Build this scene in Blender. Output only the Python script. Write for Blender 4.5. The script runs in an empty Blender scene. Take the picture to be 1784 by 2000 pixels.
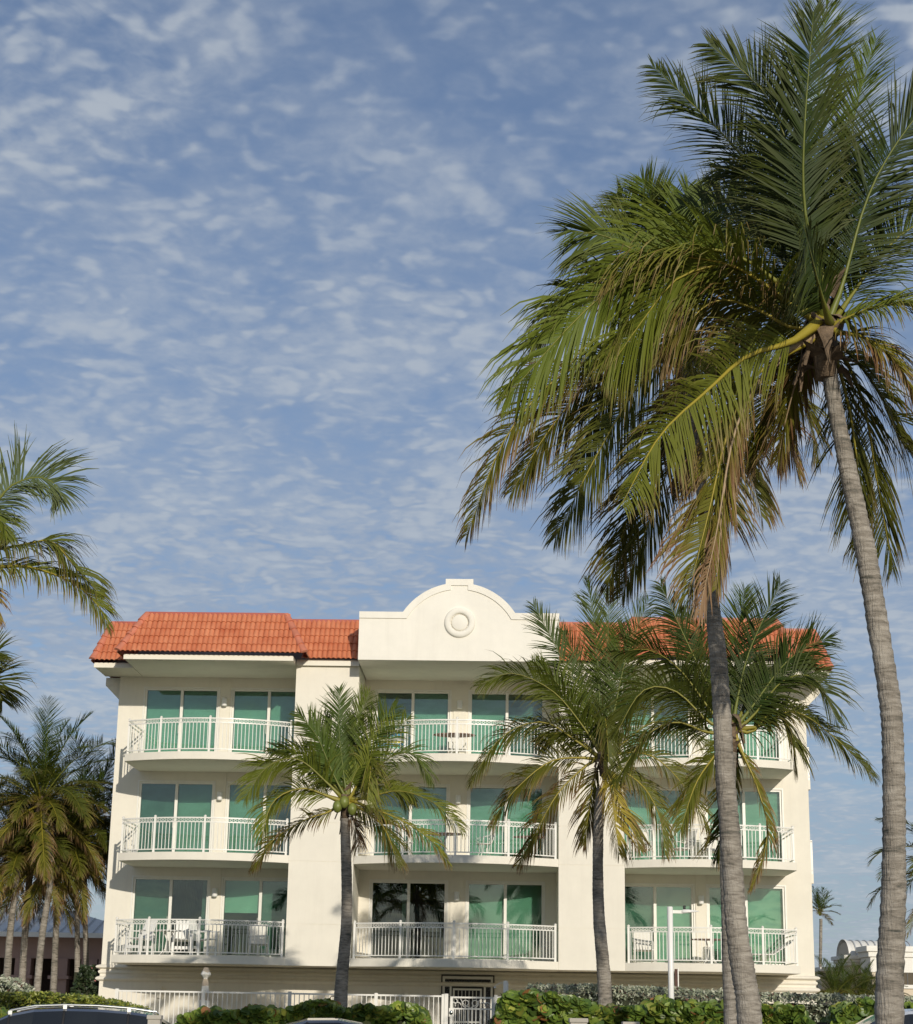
import bpy, math, random
from mathutils import Vector, Matrix, noise
random.seed(11)
R_ = math.radians
sc = bpy.context.scene
col = sc.collection

# ------------------------------------------------------------------ camera
F_PX, PITCH, ROLL, EYE = 3550.0, R_(15.5), R_(0.98), 1.55
cam_d = bpy.data.cameras.new('camera'); cam = bpy.data.objects.new('camera', cam_d); col.objects.link(cam)
cam_d.sensor_fit = 'HORIZONTAL'; cam_d.sensor_width = 36.0; cam_d.lens = F_PX / 1784 * 36
cam_d.clip_start = 0.1; cam_d.clip_end = 9000
CR = Matrix.Rotation(math.pi/2 + PITCH, 3, 'X') @ Matrix.Rotation(ROLL, 3, 'Z')
CP = Vector((0, 0, EYE))
cam.matrix_world = Matrix.Translation(CP) @ CR.to_4x4()
sc.camera = cam

# ------------------------------------------------------------------ world, sun
SUN_TRAVEL = Vector((-0.27, 1.0, -0.29)).normalized()
SUN_EL = math.asin(-SUN_TRAVEL.z)
SUN_ROT = math.atan2(-SUN_TRAVEL.x, -SUN_TRAVEL.y)
world = bpy.data.worlds.new('World'); sc.world = world; world.use_nodes = True
def build_world():
    nt = world.node_tree; nt.nodes.clear(); N = nt.nodes.new; L = nt.links.new
    def math_(op, a, b=None, clamp=False):
        n = N('ShaderNodeMath'); n.operation = op; n.use_clamp = clamp
        for i, v in enumerate((a, b)):
            if v is None: continue
            if isinstance(v, (int, float)): n.inputs[i].default_value = v
            else: L(v, n.inputs[i])
        return n.outputs[0]
    out = N('ShaderNodeOutputWorld'); bg = N('ShaderNodeBackground')
    sky = N('ShaderNodeTexSky'); sky.sky_type = 'NISHITA'; sky.sun_disc = False
    sky.sun_elevation = SUN_EL; sky.sun_rotation = SUN_ROT; sky.altitude = 0
    sky.air_density = 1.0; sky.dust_density = 0.6; sky.ozone_density = 2.5
    tc = N('ShaderNodeTexCoord'); sep = N('ShaderNodeSeparateXYZ'); L(tc.outputs['Generated'], sep.inputs[0])
    x, y, z = sep.outputs
    den = math_('MAXIMUM', math_('ADD', z, 0.13), 0.06)
    u = math_('DIVIDE', x, den); v = math_('DIVIDE', y, den)
    cmb = N('ShaderNodeCombineXYZ'); L(u, cmb.inputs[0]); L(v, cmb.inputs[1])
    def nz(scale, detail, rough, dist=0.0, sx=1.0, sy=1.0, off=0.0):
        mp = N('ShaderNodeMapping'); L(cmb.outputs[0], mp.inputs[0])
        mp.inputs['Scale'].default_value = (sx, sy, 1); mp.inputs['Location'].default_value = (off, off*1.7, off)
        n = N('ShaderNodeTexNoise'); n.inputs['Scale'].default_value = scale
        n.inputs['Detail'].default_value = detail; n.inputs['Roughness'].default_value = rough
        n.inputs['Distortion'].default_value = dist
        L(mp.outputs[0], n.inputs['Vector']); return n.outputs['Fac']
    def mapr(v, a, b, c, d, smooth=True):
        n = N('ShaderNodeMapRange'); n.interpolation_type = 'SMOOTHSTEP' if smooth else 'LINEAR'
        L(v, n.inputs[0])
        for i, k in enumerate((a, b, c, d)): n.inputs[i+1].default_value = k
        return n.outputs[0]
    small = nz(36, 3.0, 0.52, 0.35, 0.9, 0.8, 3.1)       # rows of small puffs
    vm = N('ShaderNodeMapping'); L(cmb.outputs[0], vm.inputs[0]); vm.inputs['Scale'].default_value = (0.85, 1.0, 1)
    wn = N('ShaderNodeTexNoise'); wn.inputs['Scale'].default_value = 9; wn.inputs['Detail'].default_value = 3; L(cmb.outputs[0], wn.inputs['Vector'])
    wa = N('ShaderNodeMix'); wa.data_type = 'RGBA'; wa.blend_type = 'LINEAR_LIGHT'; wa.inputs[0].default_value = 0.10
    L(vm.outputs[0], wa.inputs[6]); L(wn.outputs['Color'], wa.inputs[7])
    vo = N('ShaderNodeTexVoronoi'); vo.feature = 'SMOOTH_F1'; vo.inputs['Scale'].default_value = 25; vo.inputs['Smoothness'].default_value = 0.6
    L(wa.outputs[2], vo.inputs['Vector'])
    puff = mapr(vo.outputs['Distance'], 0.10, 0.62, 0.85, 0.15)
    small = math_('ADD', math_('MULTIPLY', small, 0.55), math_('MULTIPLY', puff, 0.42))
    mid = nz(5.5, 6, 0.58, 0.3, 1.0, 0.9, 7.7)
    big = nz(1.25, 3, 0.5, 0.0, 1.0, 0.8, 1.9)
    # more cover towards the lower sky, clearer towards the zenith side
    cover = mapr(math_('ADD', v, math_('MULTIPLY', u, -0.35)), 1.0, 2.5, 0.03, 0.32, False)
    ripple = mapr(big, 0.40, 0.62, 0.35, 1.0)
    s = math_('ADD', math_('MULTIPLY', math_('MULTIPLY', math_('SUBTRACT', small, 0.5), ripple), 1.7), math_('MULTIPLY', math_('SUBTRACT', mid, 0.5), 0.75))
    s = math_('ADD', s, math_('MULTIPLY', math_('SUBTRACT', big, 0.5), 1.2))
    s = math_('ADD', s, cover)
    fac = mapr(s, -0.38, 0.42, 0.0, 1.0)
    # cloud body tone: bright puffs, greyer thick parts
    tone = math_('ADD', math_('MULTIPLY', mid, 0.6), math_('MULTIPLY', small, 0.4))
    tr = mapr(tone, 0.36, 0.64, 0.0, 1.0)
    cc = N('ShaderNodeMix'); cc.data_type = 'RGBA'; L(tr, cc.inputs[0])
    cc.inputs[6].default_value = (3.5, 4.2, 5.35, 1); cc.inputs[7].default_value = (5.0, 5.55, 6.25, 1)
    # blue of the clear sky: the sky texture, a little deeper
    tint = N('ShaderNodeMix'); tint.data_type = 'RGBA'; tint.blend_type = 'MULTIPLY'; tint.inputs[0].default_value = 1
    L(sky.outputs[0], tint.inputs[6]); tint.inputs[7].default_value = SKY_TINT
    thin = mapr(fac, 0.0, 1.0, 0.20, 0.88, False)
    mx = N('ShaderNodeMix'); mx.data_type = 'RGBA'; L(thin, mx.inputs[0]); L(tint.outputs[2], mx.inputs[6]); L(cc.outputs[2], mx.inputs[7])
    L(mx.outputs[2], bg.inputs[0]); bg.inputs[1].default_value = 0.09
    L(bg.outputs[0], out.inputs[0])
SKY_TINT = (0.90, 0.95, 1.08, 1)
build_world()
sun_d = bpy.data.lights.new('sun', 'SUN'); sun = bpy.data.objects.new('sun', sun_d); col.objects.link(sun)
sun_d.energy = 3.3; sun_d.angle = R_(0.55); sun_d.color = (1.0, 0.92, 0.80)
sun.rotation_mode = 'QUATERNION'; sun.rotation_quaternion = SUN_TRAVEL.to_track_quat('-Z', 'Y'); sun.location = (12, -40, 30)
sc.view_settings.view_transform = 'Standard'; sc.view_settings.look = 'None'
sc.view_settings.exposure = 0.0; sc.view_settings.gamma = 1.0; sc.view_settings.use_curve_mapping = False

# ------------------------------------------------------------------ helpers
def ray(px, py): return CR @ Vector(((px-892)/F_PX, -(py-1000)/F_PX, -1))
def at(px, py, Y):
    """point of the place that stands at distance Y and shows at (px, py) of the photo"""
    d = ray(px, py); return CP + d*(Y/d.y)
def ground_x(px, Y): return at(px, 1985, Y).x

class MB:
    def __init__(s): s.v=[]; s.f=[]; s.m=[]; s.c=[]; s.sm=[]
    def quad(s, a, b, c, d, m=0): s.face([a,b,c,d], m)
    def face(s, pts, m=0, sm=False, cols=None):
        i=len(s.v); s.v += [tuple(p) for p in pts]; s.f.append(tuple(range(i,i+len(pts)))); s.m.append(m); s.sm.append(sm)
        if cols: s.c += cols
    def grid(s, rows, m=0, closed=False, sm=True, capa=False, capb=False):
        i=len(s.v); n=len(rows[0])
        for r in rows: s.v += [tuple(p) for p in r]
        for a in range(len(rows)-1):
            for b in range(n if closed else n-1):
                b2=(b+1)%n
                s.f.append((i+a*n+b, i+a*n+b2, i+(a+1)*n+b2, i+(a+1)*n+b)); s.m.append(m); s.sm.append(sm)
        if capa: s.f.append(tuple(i+k for k in range(n-1,-1,-1))); s.m.append(m); s.sm.append(False)
        if capb: s.f.append(tuple(i+(len(rows)-1)*n+k for k in range(n))); s.m.append(m); s.sm.append(False)
    def box(s, x0,x1,y0,y1,z0,z1,m=0):
        i=len(s.v)
        s.v += [(x0,y0,z0),(x1,y0,z0),(x1,y1,z0),(x0,y1,z0),(x0,y0,z1),(x1,y0,z1),(x1,y1,z1),(x0,y1,z1)]
        for f in ((0,3,2,1),(4,5,6,7),(0,1,5,4),(1,2,6,5),(2,3,7,6),(3,0,4,7)):
            s.f.append(tuple(i+k for k in f)); s.m.append(m); s.sm.append(False)
    def prism(s, poly, z0, z1, m=0):        # poly in xy, ccw
        n=len(poly); i=len(s.v)
        s.v += [(p[0],p[1],z0) for p in poly] + [(p[0],p[1],z1) for p in poly]
        s.f.append(tuple(i+k for k in range(n-1,-1,-1))); s.f.append(tuple(i+n+k for k in range(n))); s.m += [m,m]; s.sm += [False,False]
        for k in range(n):
            k2=(k+1)%n; s.f.append((i+k,i+k2,i+n+k2,i+n+k)); s.m.append(m); s.sm.append(False)
    def prism_y(s, poly, y0, y1, m=0):      # poly in xz, extruded in depth
        n=len(poly); i=len(s.v)
        s.v += [(p[0],y0,p[1]) for p in poly] + [(p[0],y1,p[1]) for p in poly]
        s.f.append(tuple(i+k for k in range(n))); s.f.append(tuple(i+n+k for k in range(n-1,-1,-1))); s.m += [m,m]; s.sm += [False,False]
        for k in range(n):
            k2=(k+1)%n; s.f.append((i+k2,i+k,i+n+k,i+n+k2)); s.m.append(m); s.sm.append(False)
    def tube(s, pts, rad, n=6, m=0, sm=True, caps=True):
        pts=[Vector(p) for p in pts]; rows=[]
        if not hasattr(rad,'__len__'): rad=[rad]*len(pts)
        prev=None
        for k,p in enumerate(pts):
            t=(pts[min(k+1,len(pts)-1)]-pts[max(k-1,0)])
            if t.length<1e-9: t=Vector((0,0,1))
            t.normalize()
            if prev is None:
                a=Vector((0,1,0)) if abs(t.y)<0.9 else Vector((1,0,0))
            else: a=prev
            a=(a-t*a.dot(t)); a.normalize(); prev=a; b=t.cross(a)
            rows.append([p+(a*math.cos(2*math.pi*j/n)+b*math.sin(2*math.pi*j/n))*rad[k] for j in range(n)])
        s.grid(rows,m,True,sm,caps,caps)
    def lathe(s, prof, c=(0,0,0), n=16, m=0, sm=True):
        s.grid([[(c[0]+r*math.cos(2*math.pi*j/n), c[1]+r*math.sin(2*math.pi*j/n), c[2]+z) for j in range(n)] for r,z in prof], m, True, sm, True, True)
    def bar(s, pts, w, h, m=0):             # box section swept along a horizontal path
        rows=[]
        P=[Vector(p) for p in pts]
        for k,p in enumerate(P):
            t=P[min(k+1,len(P)-1)]-P[max(k-1,0)]; t.z=0; t.normalize(); nrm=Vector((t.y,-t.x,0))
            rows.append([p+nrm*w/2, p-nrm*w/2, p-nrm*w/2+Vector((0,0,h)), p+nrm*w/2+Vector((0,0,h))])
        s.grid(rows,m,True,False,True,True)
    def mesh(s, name, mats):
        me=bpy.data.meshes.new(name); me.from_pydata(s.v,[],s.f)
        for mt in (mats if isinstance(mats,(list,tuple)) else [mats]): me.materials.append(mt)
        me.polygons.foreach_set('material_index', s.m); me.polygons.foreach_set('use_smooth', s.sm)
        if s.c and len(s.c)==len(s.v):
            a=me.color_attributes.new('Col','FLOAT_COLOR','POINT'); flat=[]
            for c in s.c: flat += [c[0],c[1],c[2],1.0]
            a.data.foreach_set('color', flat)
        me.update(); return me
    def build(s, name, mats, parent=None, bevel=0):
        o=bpy.data.objects.new(name, s.mesh(name,mats)); col.objects.link(o)
        if parent: o.parent=parent
        if bevel:
            b=o.modifiers.new('bevel','BEVEL'); b.width=bevel; b.segments=2; b.limit_method='ANGLE'
        return o
def build_split(mb, name, mats, parent=None, bevel=0):
    # every loose piece of the builder becomes an object of its own
    par=list(range(len(mb.v)))
    def fd(i):
        while par[i]!=i: par[i]=par[par[i]]; i=par[i]
        return i
    for f in mb.f:
        r=fd(f[0])
        for k in f[1:]: par[fd(k)]=r
    groups={}
    for i,f in enumerate(mb.f): groups.setdefault(fd(f[0]),[]).append(i)
    out=[]
    for g in groups.values():
        q=MB(); mp={}
        for i in g:
            ff=[]
            for k in mb.f[i]:
                if k not in mp: mp[k]=len(q.v); q.v.append(mb.v[k])
                ff.append(mp[k])
            q.f.append(tuple(ff)); q.m.append(mb.m[i]); q.sm.append(mb.sm[i])
        out.append(q.build(name,mats,parent,bevel))
    return out
def tag(o, label=None, cat=None, group=None, kind=None):
    if label: o['label']=label
    if cat: o['category']=cat
    if group: o['group']=group
    if kind: o['kind']=kind
    return o
def empty(name, loc=(0,0,0), rz=0):
    o=bpy.data.objects.new(name,None); col.objects.link(o); o.location=loc; o.rotation_euler=(0,0,rz); o.empty_display_size=0.2; return o
def kids(o): return [c for c in bpy.data.objects if c.parent==o]
def copy_tree(o, parent=None):
    c=o.copy(); col.objects.link(c)
    if parent is not None: c.parent=parent
    for ch in kids(o): copy_tree(ch,c)
    return c

# ------------------------------------------------------------------ materials
def mat(name, color, rough=0.6, metal=0.0, spec=0.5, noise_amt=0.0, noise_scale=4.0, bump=0.0, bump_scale=40.0, attr=False, transl=0.0, stretch=None, coat=0.0):
    m=bpy.data.materials.new(name); m.use_nodes=True; nt=m.node_tree; N=nt.nodes.new; L=nt.links.new
    b=nt.nodes['Principled BSDF']; b.inputs['Roughness'].default_value=rough; b.inputs['Metallic'].default_value=metal
    b.inputs['Specular IOR Level'].default_value=spec; b.inputs['Coat Weight'].default_value=coat
    b.inputs['Base Color'].default_value=(*color,1); src=None
    tc=N('ShaderNodeTexCoord'); vec=tc.outputs['Object']
    if stretch:
        mp=N('ShaderNodeMapping'); mp.inputs['Scale'].default_value=stretch; L(vec,mp.inputs[0]); vec=mp.outputs[0]
    if attr:
        a=N('ShaderNodeAttribute'); a.attribute_name='Col'; src=a.outputs['Color']
    if noise_amt:
        n=N('ShaderNodeTexNoise'); n.inputs['Scale'].default_value=noise_scale; n.inputs['Detail'].default_value=6; n.inputs['Roughness'].default_value=0.65
        L(vec,n.inputs['Vector'])
        mr=N('ShaderNodeMapRange'); L(n.outputs['Fac'],mr.inputs[0]); mr.inputs[1].default_value=0.3; mr.inputs[2].default_value=0.7
        mr.inputs[3].default_value=1-noise_amt; mr.inputs[4].default_value=1+noise_amt*0.6
        mx=N('ShaderNodeMix'); mx.data_type='RGBA'; mx.blend_type='MULTIPLY'; mx.inputs[0].default_value=1
        if src: L(src,mx.inputs[6])
        else: mx.inputs[6].default_value=(*color,1)
        L(mr.outputs[0],mx.inputs[7]); src=mx.outputs[2]
    if src: L(src,b.inputs['Base Color'])
    if bump:
        n2=N('ShaderNodeTexNoise'); n2.inputs['Scale'].default_value=bump_scale; n2.inputs['Detail'].default_value=4; L(vec,n2.inputs['Vector'])
        bp=N('ShaderNodeBump'); bp.inputs['Strength'].default_value=bump; bp.inputs['Distance'].default_value=0.02
        L(n2.outputs['Fac'],bp.inputs['Height']); L(bp.outputs[0],b.inputs['Normal'])
    if transl:
        t=N('ShaderNodeBsdfTranslucent'); ms=N('ShaderNodeMixShader'); ms.inputs[0].default_value=transl
        if src: L(src,t.inputs[0])
        else: t.inputs[0].default_value=(*color,1)
        L(b.outputs[0],ms.inputs[1]); L(t.outputs[0],ms.inputs[2]); L(ms.outputs[0],nt.nodes['Material Output'].inputs[0])
    return m
def stucco_mat(name, color, dirt=0.0):
    m=mat(name,color,0.85,spec=0.2,noise_amt=0.05,noise_scale=1.3,bump=0.25,bump_scale=90)
    nt=m.node_tree; N=nt.nodes.new; L=nt.links.new; b=nt.nodes['Principled BSDF']
    # soft rain streaks and grime: long in height, narrow across
    tc=N('ShaderNodeTexCoord'); mp=N('ShaderNodeMapping'); mp.inputs['Scale'].default_value=(2.6,2.6,0.22); L(tc.outputs['Object'],mp.inputs[0])
    n=N('ShaderNodeTexNoise'); n.inputs['Scale'].default_value=1.6; n.inputs['Detail'].default_value=7; n.inputs['Roughness'].default_value=0.7; L(mp.outputs[0],n.inputs['Vector'])
    mr=N('ShaderNodeMapRange'); L(n.outputs['Fac'],mr.inputs[0]); mr.inputs[1].default_value=0.50; mr.inputs[2].default_value=0.78; mr.inputs[3].default_value=0; mr.inputs[4].default_value=0.10+dirt
    mx=N('ShaderNodeMix'); mx.data_type='RGBA'; L(mr.outputs[0],mx.inputs[0])
    src=b.inputs['Base Color'].links[0].from_socket; L(src,mx.inputs[6]); mx.inputs[7].default_value=(0.36,0.32,0.25,1)
    L(mx.outputs[2],b.inputs['Base Color']); return m
M={}
M['wall']=stucco_mat('cream_stucco',(0.78,0.735,0.625))
M['base']=stucco_mat('grimy_cream_stucco',(0.80,0.75,0.64),0.08)
M['parapet']=stucco_mat('pale_stucco',(0.82,0.785,0.69))
M['fascia']=mat('fascia_paint',(0.78,0.74,0.62),0.6)
M['paint']=mat('white_metal_paint',(0.78,0.76,0.69),0.35,noise_amt=0.06,noise_scale=3)
M['white']=mat('white_plastic',(0.80,0.79,0.75),0.4)
def tile_mat():
    m=bpy.data.materials.new('terracotta'); m.use_nodes=True; nt=m.node_tree; N=nt.nodes.new; L=nt.links.new; b=nt.nodes['Principled BSDF']
    oi=N('ShaderNodeObjectInfo'); geo=N('ShaderNodeNewGeometry')
    n=N('ShaderNodeTexNoise'); n.inputs['Scale'].default_value=2.2; n.inputs['Detail'].default_value=6; L(geo.outputs['Position'],n.inputs['Vector'])
    ad=N('ShaderNodeMath'); ad.operation='MULTIPLY_ADD'; L(oi.outputs['Random'],ad.inputs[0]); ad.inputs[1].default_value=0.28; L(n.outputs['Fac'],ad.inputs[2])
    cr=N('ShaderNodeValToRGB'); L(ad.outputs[0],cr.inputs[0]); e=cr.color_ramp.elements
    e[0].position=0.3; e[0].color=(0.47,0.125,0.05,1); e[1].position=0.95; e[1].color=(0.66,0.25,0.12,1)
    L(cr.outputs[0],b.inputs['Base Color']); b.inputs['Roughness'].default_value=0.65
    n2=N('ShaderNodeTexNoise'); n2.inputs['Scale'].default_value=60; L(geo.outputs['Position'],n2.inputs['Vector'])
    bp=N('ShaderNodeBump'); bp.inputs['Strength'].default_value=0.2; bp.inputs['Distance'].default_value=0.01; L(n2.outputs['Fac'],bp.inputs['Height']); L(bp.outputs[0],b.inputs['Normal'])
    return m
M['tile']=tile_mat()
M['flash']=mat('red_flashing',(0.36,0.075,0.045),0.45,noise_amt=0.1)
M['hip']=mat('weathered_hip_tile',(0.56,0.19,0.11),0.7,noise_amt=0.18,noise_scale=3)
M['dark']=mat('dark_metal',(0.03,0.028,0.026),0.5)
M['roofgrey']=mat('flat_roof_membrane',(0.35,0.34,0.32),0.9,noise_amt=0.2,noise_scale=1)
M['room']=mat('dim_room_paint',(0.30,0.28,0.25),0.9)
def glass_mat(name, tint, refl=1.0):
    m=bpy.data.materials.new(name); m.use_nodes=True; nt=m.node_tree; nt.nodes.clear(); N=nt.nodes.new; L=nt.links.new
    out=N('ShaderNodeOutputMaterial'); tr=N('ShaderNodeBsdfTransparent'); tr.inputs[0].default_value=(*tint,1)
    gl=N('ShaderNodeBsdfGlossy'); gl.inputs['Roughness'].default_value=0.015; gl.inputs[0].default_value=(refl,refl,refl,1)
    fr=N('ShaderNodeFresnel'); fr.inputs[0].default_value=1.75
    tc=N('ShaderNodeTexCoord'); n=N('ShaderNodeTexNoise'); n.inputs['Scale'].default_value=0.9; n.inputs['Detail'].default_value=1; L(tc.outputs['Object'],n.inputs['Vector'])
    bp=N('ShaderNodeBump'); bp.inputs['Strength'].default_value=0.12; bp.inputs['Distance'].default_value=0.02; L(n.outputs['Fac'],bp.inputs['Height']); L(bp.outputs[0],gl.inputs['Normal'])
    mx=N('ShaderNodeMixShader'); L(fr.outputs[0],mx.inputs[0]); L(tr.outputs[0],mx.inputs[1]); L(gl.outputs[0],mx.inputs[2]); L(mx.outputs[0],out.inputs[0]); return m
M['glass']=glass_mat('green_glass',(0.62,0.80,0.72))
M['glassdark']=glass_mat('dark_green_glass',(0.50,0.63,0.58))
M['carglass']=glass_mat('car_glass',(0.10,0.12,0.12))
M['blind']=mat('white_blind',(0.60,0.60,0.56),0.8,noise_amt=0.16,noise_scale=0.9)
M['blind_grey']=mat('grey_screen',(0.22,0.235,0.225),0.8,noise_amt=.3,noise_scale=1.2)
M['curtain']=mat('dark_curtain',(0.035,0.037,0.04),0.9)
M['brown']=mat('brown_table_top',(0.32,0.20,0.16),0.5,noise_amt=0.2,noise_scale=8)
M['sling']=mat('cream_sling_fabric',(0.72,0.70,0.62),0.8,noise_amt=0.08,noise_scale=20)
M['chrome']=mat('brushed_steel',(0.6,0.6,0.58),0.3,metal=1.0)
M['asphalt']=mat('asphalt',(0.05,0.05,0.052),0.9,noise_amt=0.3,noise_scale=3,bump=0.3,bump_scale=120)
M['concrete']=mat('concrete',(0.42,0.39,0.33),0.9,noise_amt=0.2,noise_scale=1.5,bump=0.2,bump_scale=60)
M['lawn']=mat('lawn',(0.07,0.10,0.03),0.95,noise_amt=0.35,noise_scale=2,bump=0.5,bump_scale=50)
M['sand']=mat('sand_ground',(0.36,0.31,0.22),0.95,noise_amt=0.2,noise_scale=0.6)
M['mark']=mat('road_marking_white',(0.75,0.75,0.72),0.7,noise_amt=0.15,noise_scale=6)
M['leaf']=mat('palm_leaf',(0.06,0.1,0.03),0.55,spec=0.18,attr=True,transl=0.16)
M['hedgeleaf']=mat('hedge_leaf',(0.06,0.1,0.03),0.40,spec=0.5,attr=True,transl=0.22)
M['rachis']=mat('palm_rachis',(0.2,0.2,0.03),0.5,attr=True)
M['coconut']=mat('green_coconut',(0.17,0.20,0.04),0.45,noise_amt=0.25,noise_scale=6)
M['boot']=mat('palm_boot_fibre',(0.17,0.12,0.075),0.95,noise_amt=0.55,noise_scale=14,bump=0.6,bump_scale=60)
def trunk_mat():
    m=bpy.data.materials.new('palm_trunk_bark'); m.use_nodes=True; nt=m.node_tree; N=nt.nodes.new; L=nt.links.new; b=nt.nodes['Principled BSDF']
    tc=N('ShaderNodeTexCoord'); mp=N('ShaderNodeMapping'); mp.inputs['Scale'].default_value=(3,3,16); L(tc.outputs['Object'],mp.inputs[0])
    n=N('ShaderNodeTexNoise'); n.inputs['Scale'].default_value=1.6; n.inputs['Detail'].default_value=7; n.inputs['Roughness'].default_value=0.68; n.inputs['Distortion'].default_value=0.5; L(mp.outputs[0],n.inputs['Vector'])
    n2=N('ShaderNodeTexNoise'); n2.inputs['Scale'].default_value=2.0; n2.inputs['Detail'].default_value=4; L(tc.outputs['Object'],n2.inputs['Vector'])
    ad=N('ShaderNodeMath'); ad.operation='MULTIPLY_ADD'; L(n2.outputs['Fac'],ad.inputs[0]); ad.inputs[1].default_value=0.5; L(n.outputs['Fac'],ad.inputs[2])
    cr=N('ShaderNodeValToRGB'); L(ad.outputs[0],cr.inputs[0]); e=cr.color_ramp.elements
    e[0].position=0.52; e[0].color=(0.06,0.065,0.055,1); e[1].position=0.90; e[1].color=(0.38,0.345,0.29,1)
    k=e.new(0.68); k.color=(0.215,0.19,0.155,1)
    L(cr.outputs[0],b.inputs['Base Color']); b.inputs['Roughness'].default_value=0.9; b.inputs['Specular IOR Level'].default_value=0.2
    mp2=N('ShaderNodeMapping'); mp2.inputs['Scale'].default_value=(18,18,3); L(tc.outputs['Object'],mp2.inputs[0])
    n3=N('ShaderNodeTexNoise'); n3.inputs['Scale'].default_value=3; n3.inputs['Detail'].default_value=5; L(mp2.outputs[0],n3.inputs['Vector'])
    sm=N('ShaderNodeMath'); sm.operation='ADD'; L(n3.outputs['Fac'],sm.inputs[0]); L(n.outputs['Fac'],sm.inputs[1])
    bp=N('ShaderNodeBump'); bp.inputs['Strength'].default_value=0.8; bp.inputs['Distance'].default_value=0.025; L(sm.outputs[0],bp.inputs['Height']); L(bp.outputs[0],b.inputs['Normal'])
    return m
M['trunk']=trunk_mat()

# ------------------------------------------------------------------ ground
def sheet(name, x0,x1,y0,y1,z,m):
    b=MB(); b.face([(x0,y0,z),(x1,y0,z),(x1,y1,z),(x0,y1,z)]); return tag(b.build(name,m),kind='structure')
sheet('ground',-4000,4000,-4000,4000,0,M['sand'])
sheet('road',-300,300,12,21,0.004,M['asphalt'])
sheet('parking_lot',-60,60,24.2,34.6,0.004,M['asphalt'])
sheet('lawn',-60,60,36.4,54.0,0.004,M['lawn'])
b=MB(); b.box(-300,300,21,24.2,0,0.12); tag(b.build('pavement',M['concrete']),kind='structure')
b=MB(); b.box(-60,60,34.6,36.4,0,0.14); tag(b.build('kerb',M['concrete'],bevel=0.02),kind='structure')
b=MB()
for k in range(-40,41): b.face([(k*4.5,16.45,0.008),(k*4.5+2.4,16.45,0.008),(k*4.5+2.4,16.57,0.008),(k*4.5,16.57,0.008)])
for k in range(-20,21): b.face([(k*2.8,29.5,0.008),(k*2.8+.1,29.5,0.008),(k*2.8+.1,34.5,0.008),(k*2.8,34.5,0.008)])
tag(b.build('road_markings',M['mark']),kind='structure')

# ------------------------------------------------------------------ apartment building (local frame: y=0 is the front of the piers)
BYAW=R_(-1.8); BO=Vector((0,55,0))
bld=empty('apartment_building',BO,BYAW)
tag(bld,'cream four storey apartment building with orange tiled mansard roof and curved white balconies','building')
BM=Matrix.Translation(BO)@Matrix.Rotation(BYAW,4,'Z')
CXB=0.15
def mxx(x): return 2*CXB-x
FL=[3.13,6.10,9.08]; WY=2.3; TOPZ=11.95
XL,XR=-10.77,11.07
P1a,P1b=-4.84,-2.90; P2a,P2b=3.22,5.18
doorsets=[(-9.93,-7.57),(-7.13,-4.77),(-2.53,-0.18),(0.46,2.82),(5.07,7.43),(7.87,10.23)]
def wall_front():
    b=MB(); xs=sorted({XL,XR}|{v for d in doorsets for v in d})
    zs=[2.98]
    for f in FL: zs += [f+0.04,f+2.42]
    zs.append(12.0)
    for i in range(len(xs)-1):
        isdoor=any(abs(xs[i]-d[0])<1e-4 for d in doorsets)
        for j in range(len(zs)-1):
            if isdoor and j%2==1: continue
            b.box(xs[i],xs[i+1],WY,WY+0.2,zs[j],zs[j+1])
    return b
def solid_wall():
    b=MB()
    # facade as one slab with openings: vertical strips full height, lintel/spandrel pieces between
    xs=[XL]+[v for d in doorsets for v in d]+[XR]
    for k in range(0,len(xs),2): b.box(xs[k],xs[k+1],WY,WY+0.2,2.9,12.0)
    for d in doorsets:
        z=2.9
        for f in FL:
            b.box(d[0],d[1],WY,WY+0.2,z,f+0.04); z=f+2.42
        b.box(d[0],d[1],WY,WY+0.2,z,12.0)
    b.box(XL,XL+.2,WY+.2,16,0,12.0); b.box(XR-.2,XR,WY+.2,16,0,12.0); b.box(XL,XR,16,16.2,0,12.0)
    return b
solid_wall().build('wall',M['wall'],bld)
b=MB()
for f in FL: b.box(XL+.2,XR-.2,WY+.2,16,f-.2,f)
b.box(XL+.2,XR-.2,6.5,6.6,3.13,11.9)
for x in (-4.8,-2.7,3.0,5.1): b.box(x-.06,x+.06,WY+.2,6.5,3.13,11.9)
b.box(XL+.2,XR-.2,WY+.2,16,11.75,11.95)
b.build('floor_slab',M['room'],bld)
b=MB(); b.box(XL-.02,XR+.02,WY-0.02,WY+.2,0,2.9); b.build('base_wall',M['base'],bld)
b=MB()
def band(z0,z1,out,n=5):
    # rounded moulding wrapped round front and sides
    prof=[(out*math.sin(math.pi*k/n)**0.7 if 0<k<n else 0.0, z0+(z1-z0)*k/n) for k in range(n+1)]
    rows=[]
    for p,z in prof: rows.append([(XL-.02-p,9,z),(XL-.02-p,WY-.02-p,z),(XR+.02+p,WY-.02-p,z),(XR+.02+p,9,z)])
    b.grid([[r[k] for r in rows] for k in range(4)],0,False,False)
band(2.76,2.90,0.12); band(2.62,2.74,0.05,4); band(2.40,2.56,0.11)
build_split(b,'cornice_moulding',M['base'],bld)
# small pilaster strips between the door pairs
b=MB()
for c,w in ((-7.35,.16),(0.14,.20),(7.65,.16)):
    for f,t in zip(FL,(5.87,8.84,11.75)): b.box(c-w,c+w,WY-.03,WY,f,t)
build_split(b,'pilaster',M['wall'],bld)
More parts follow.
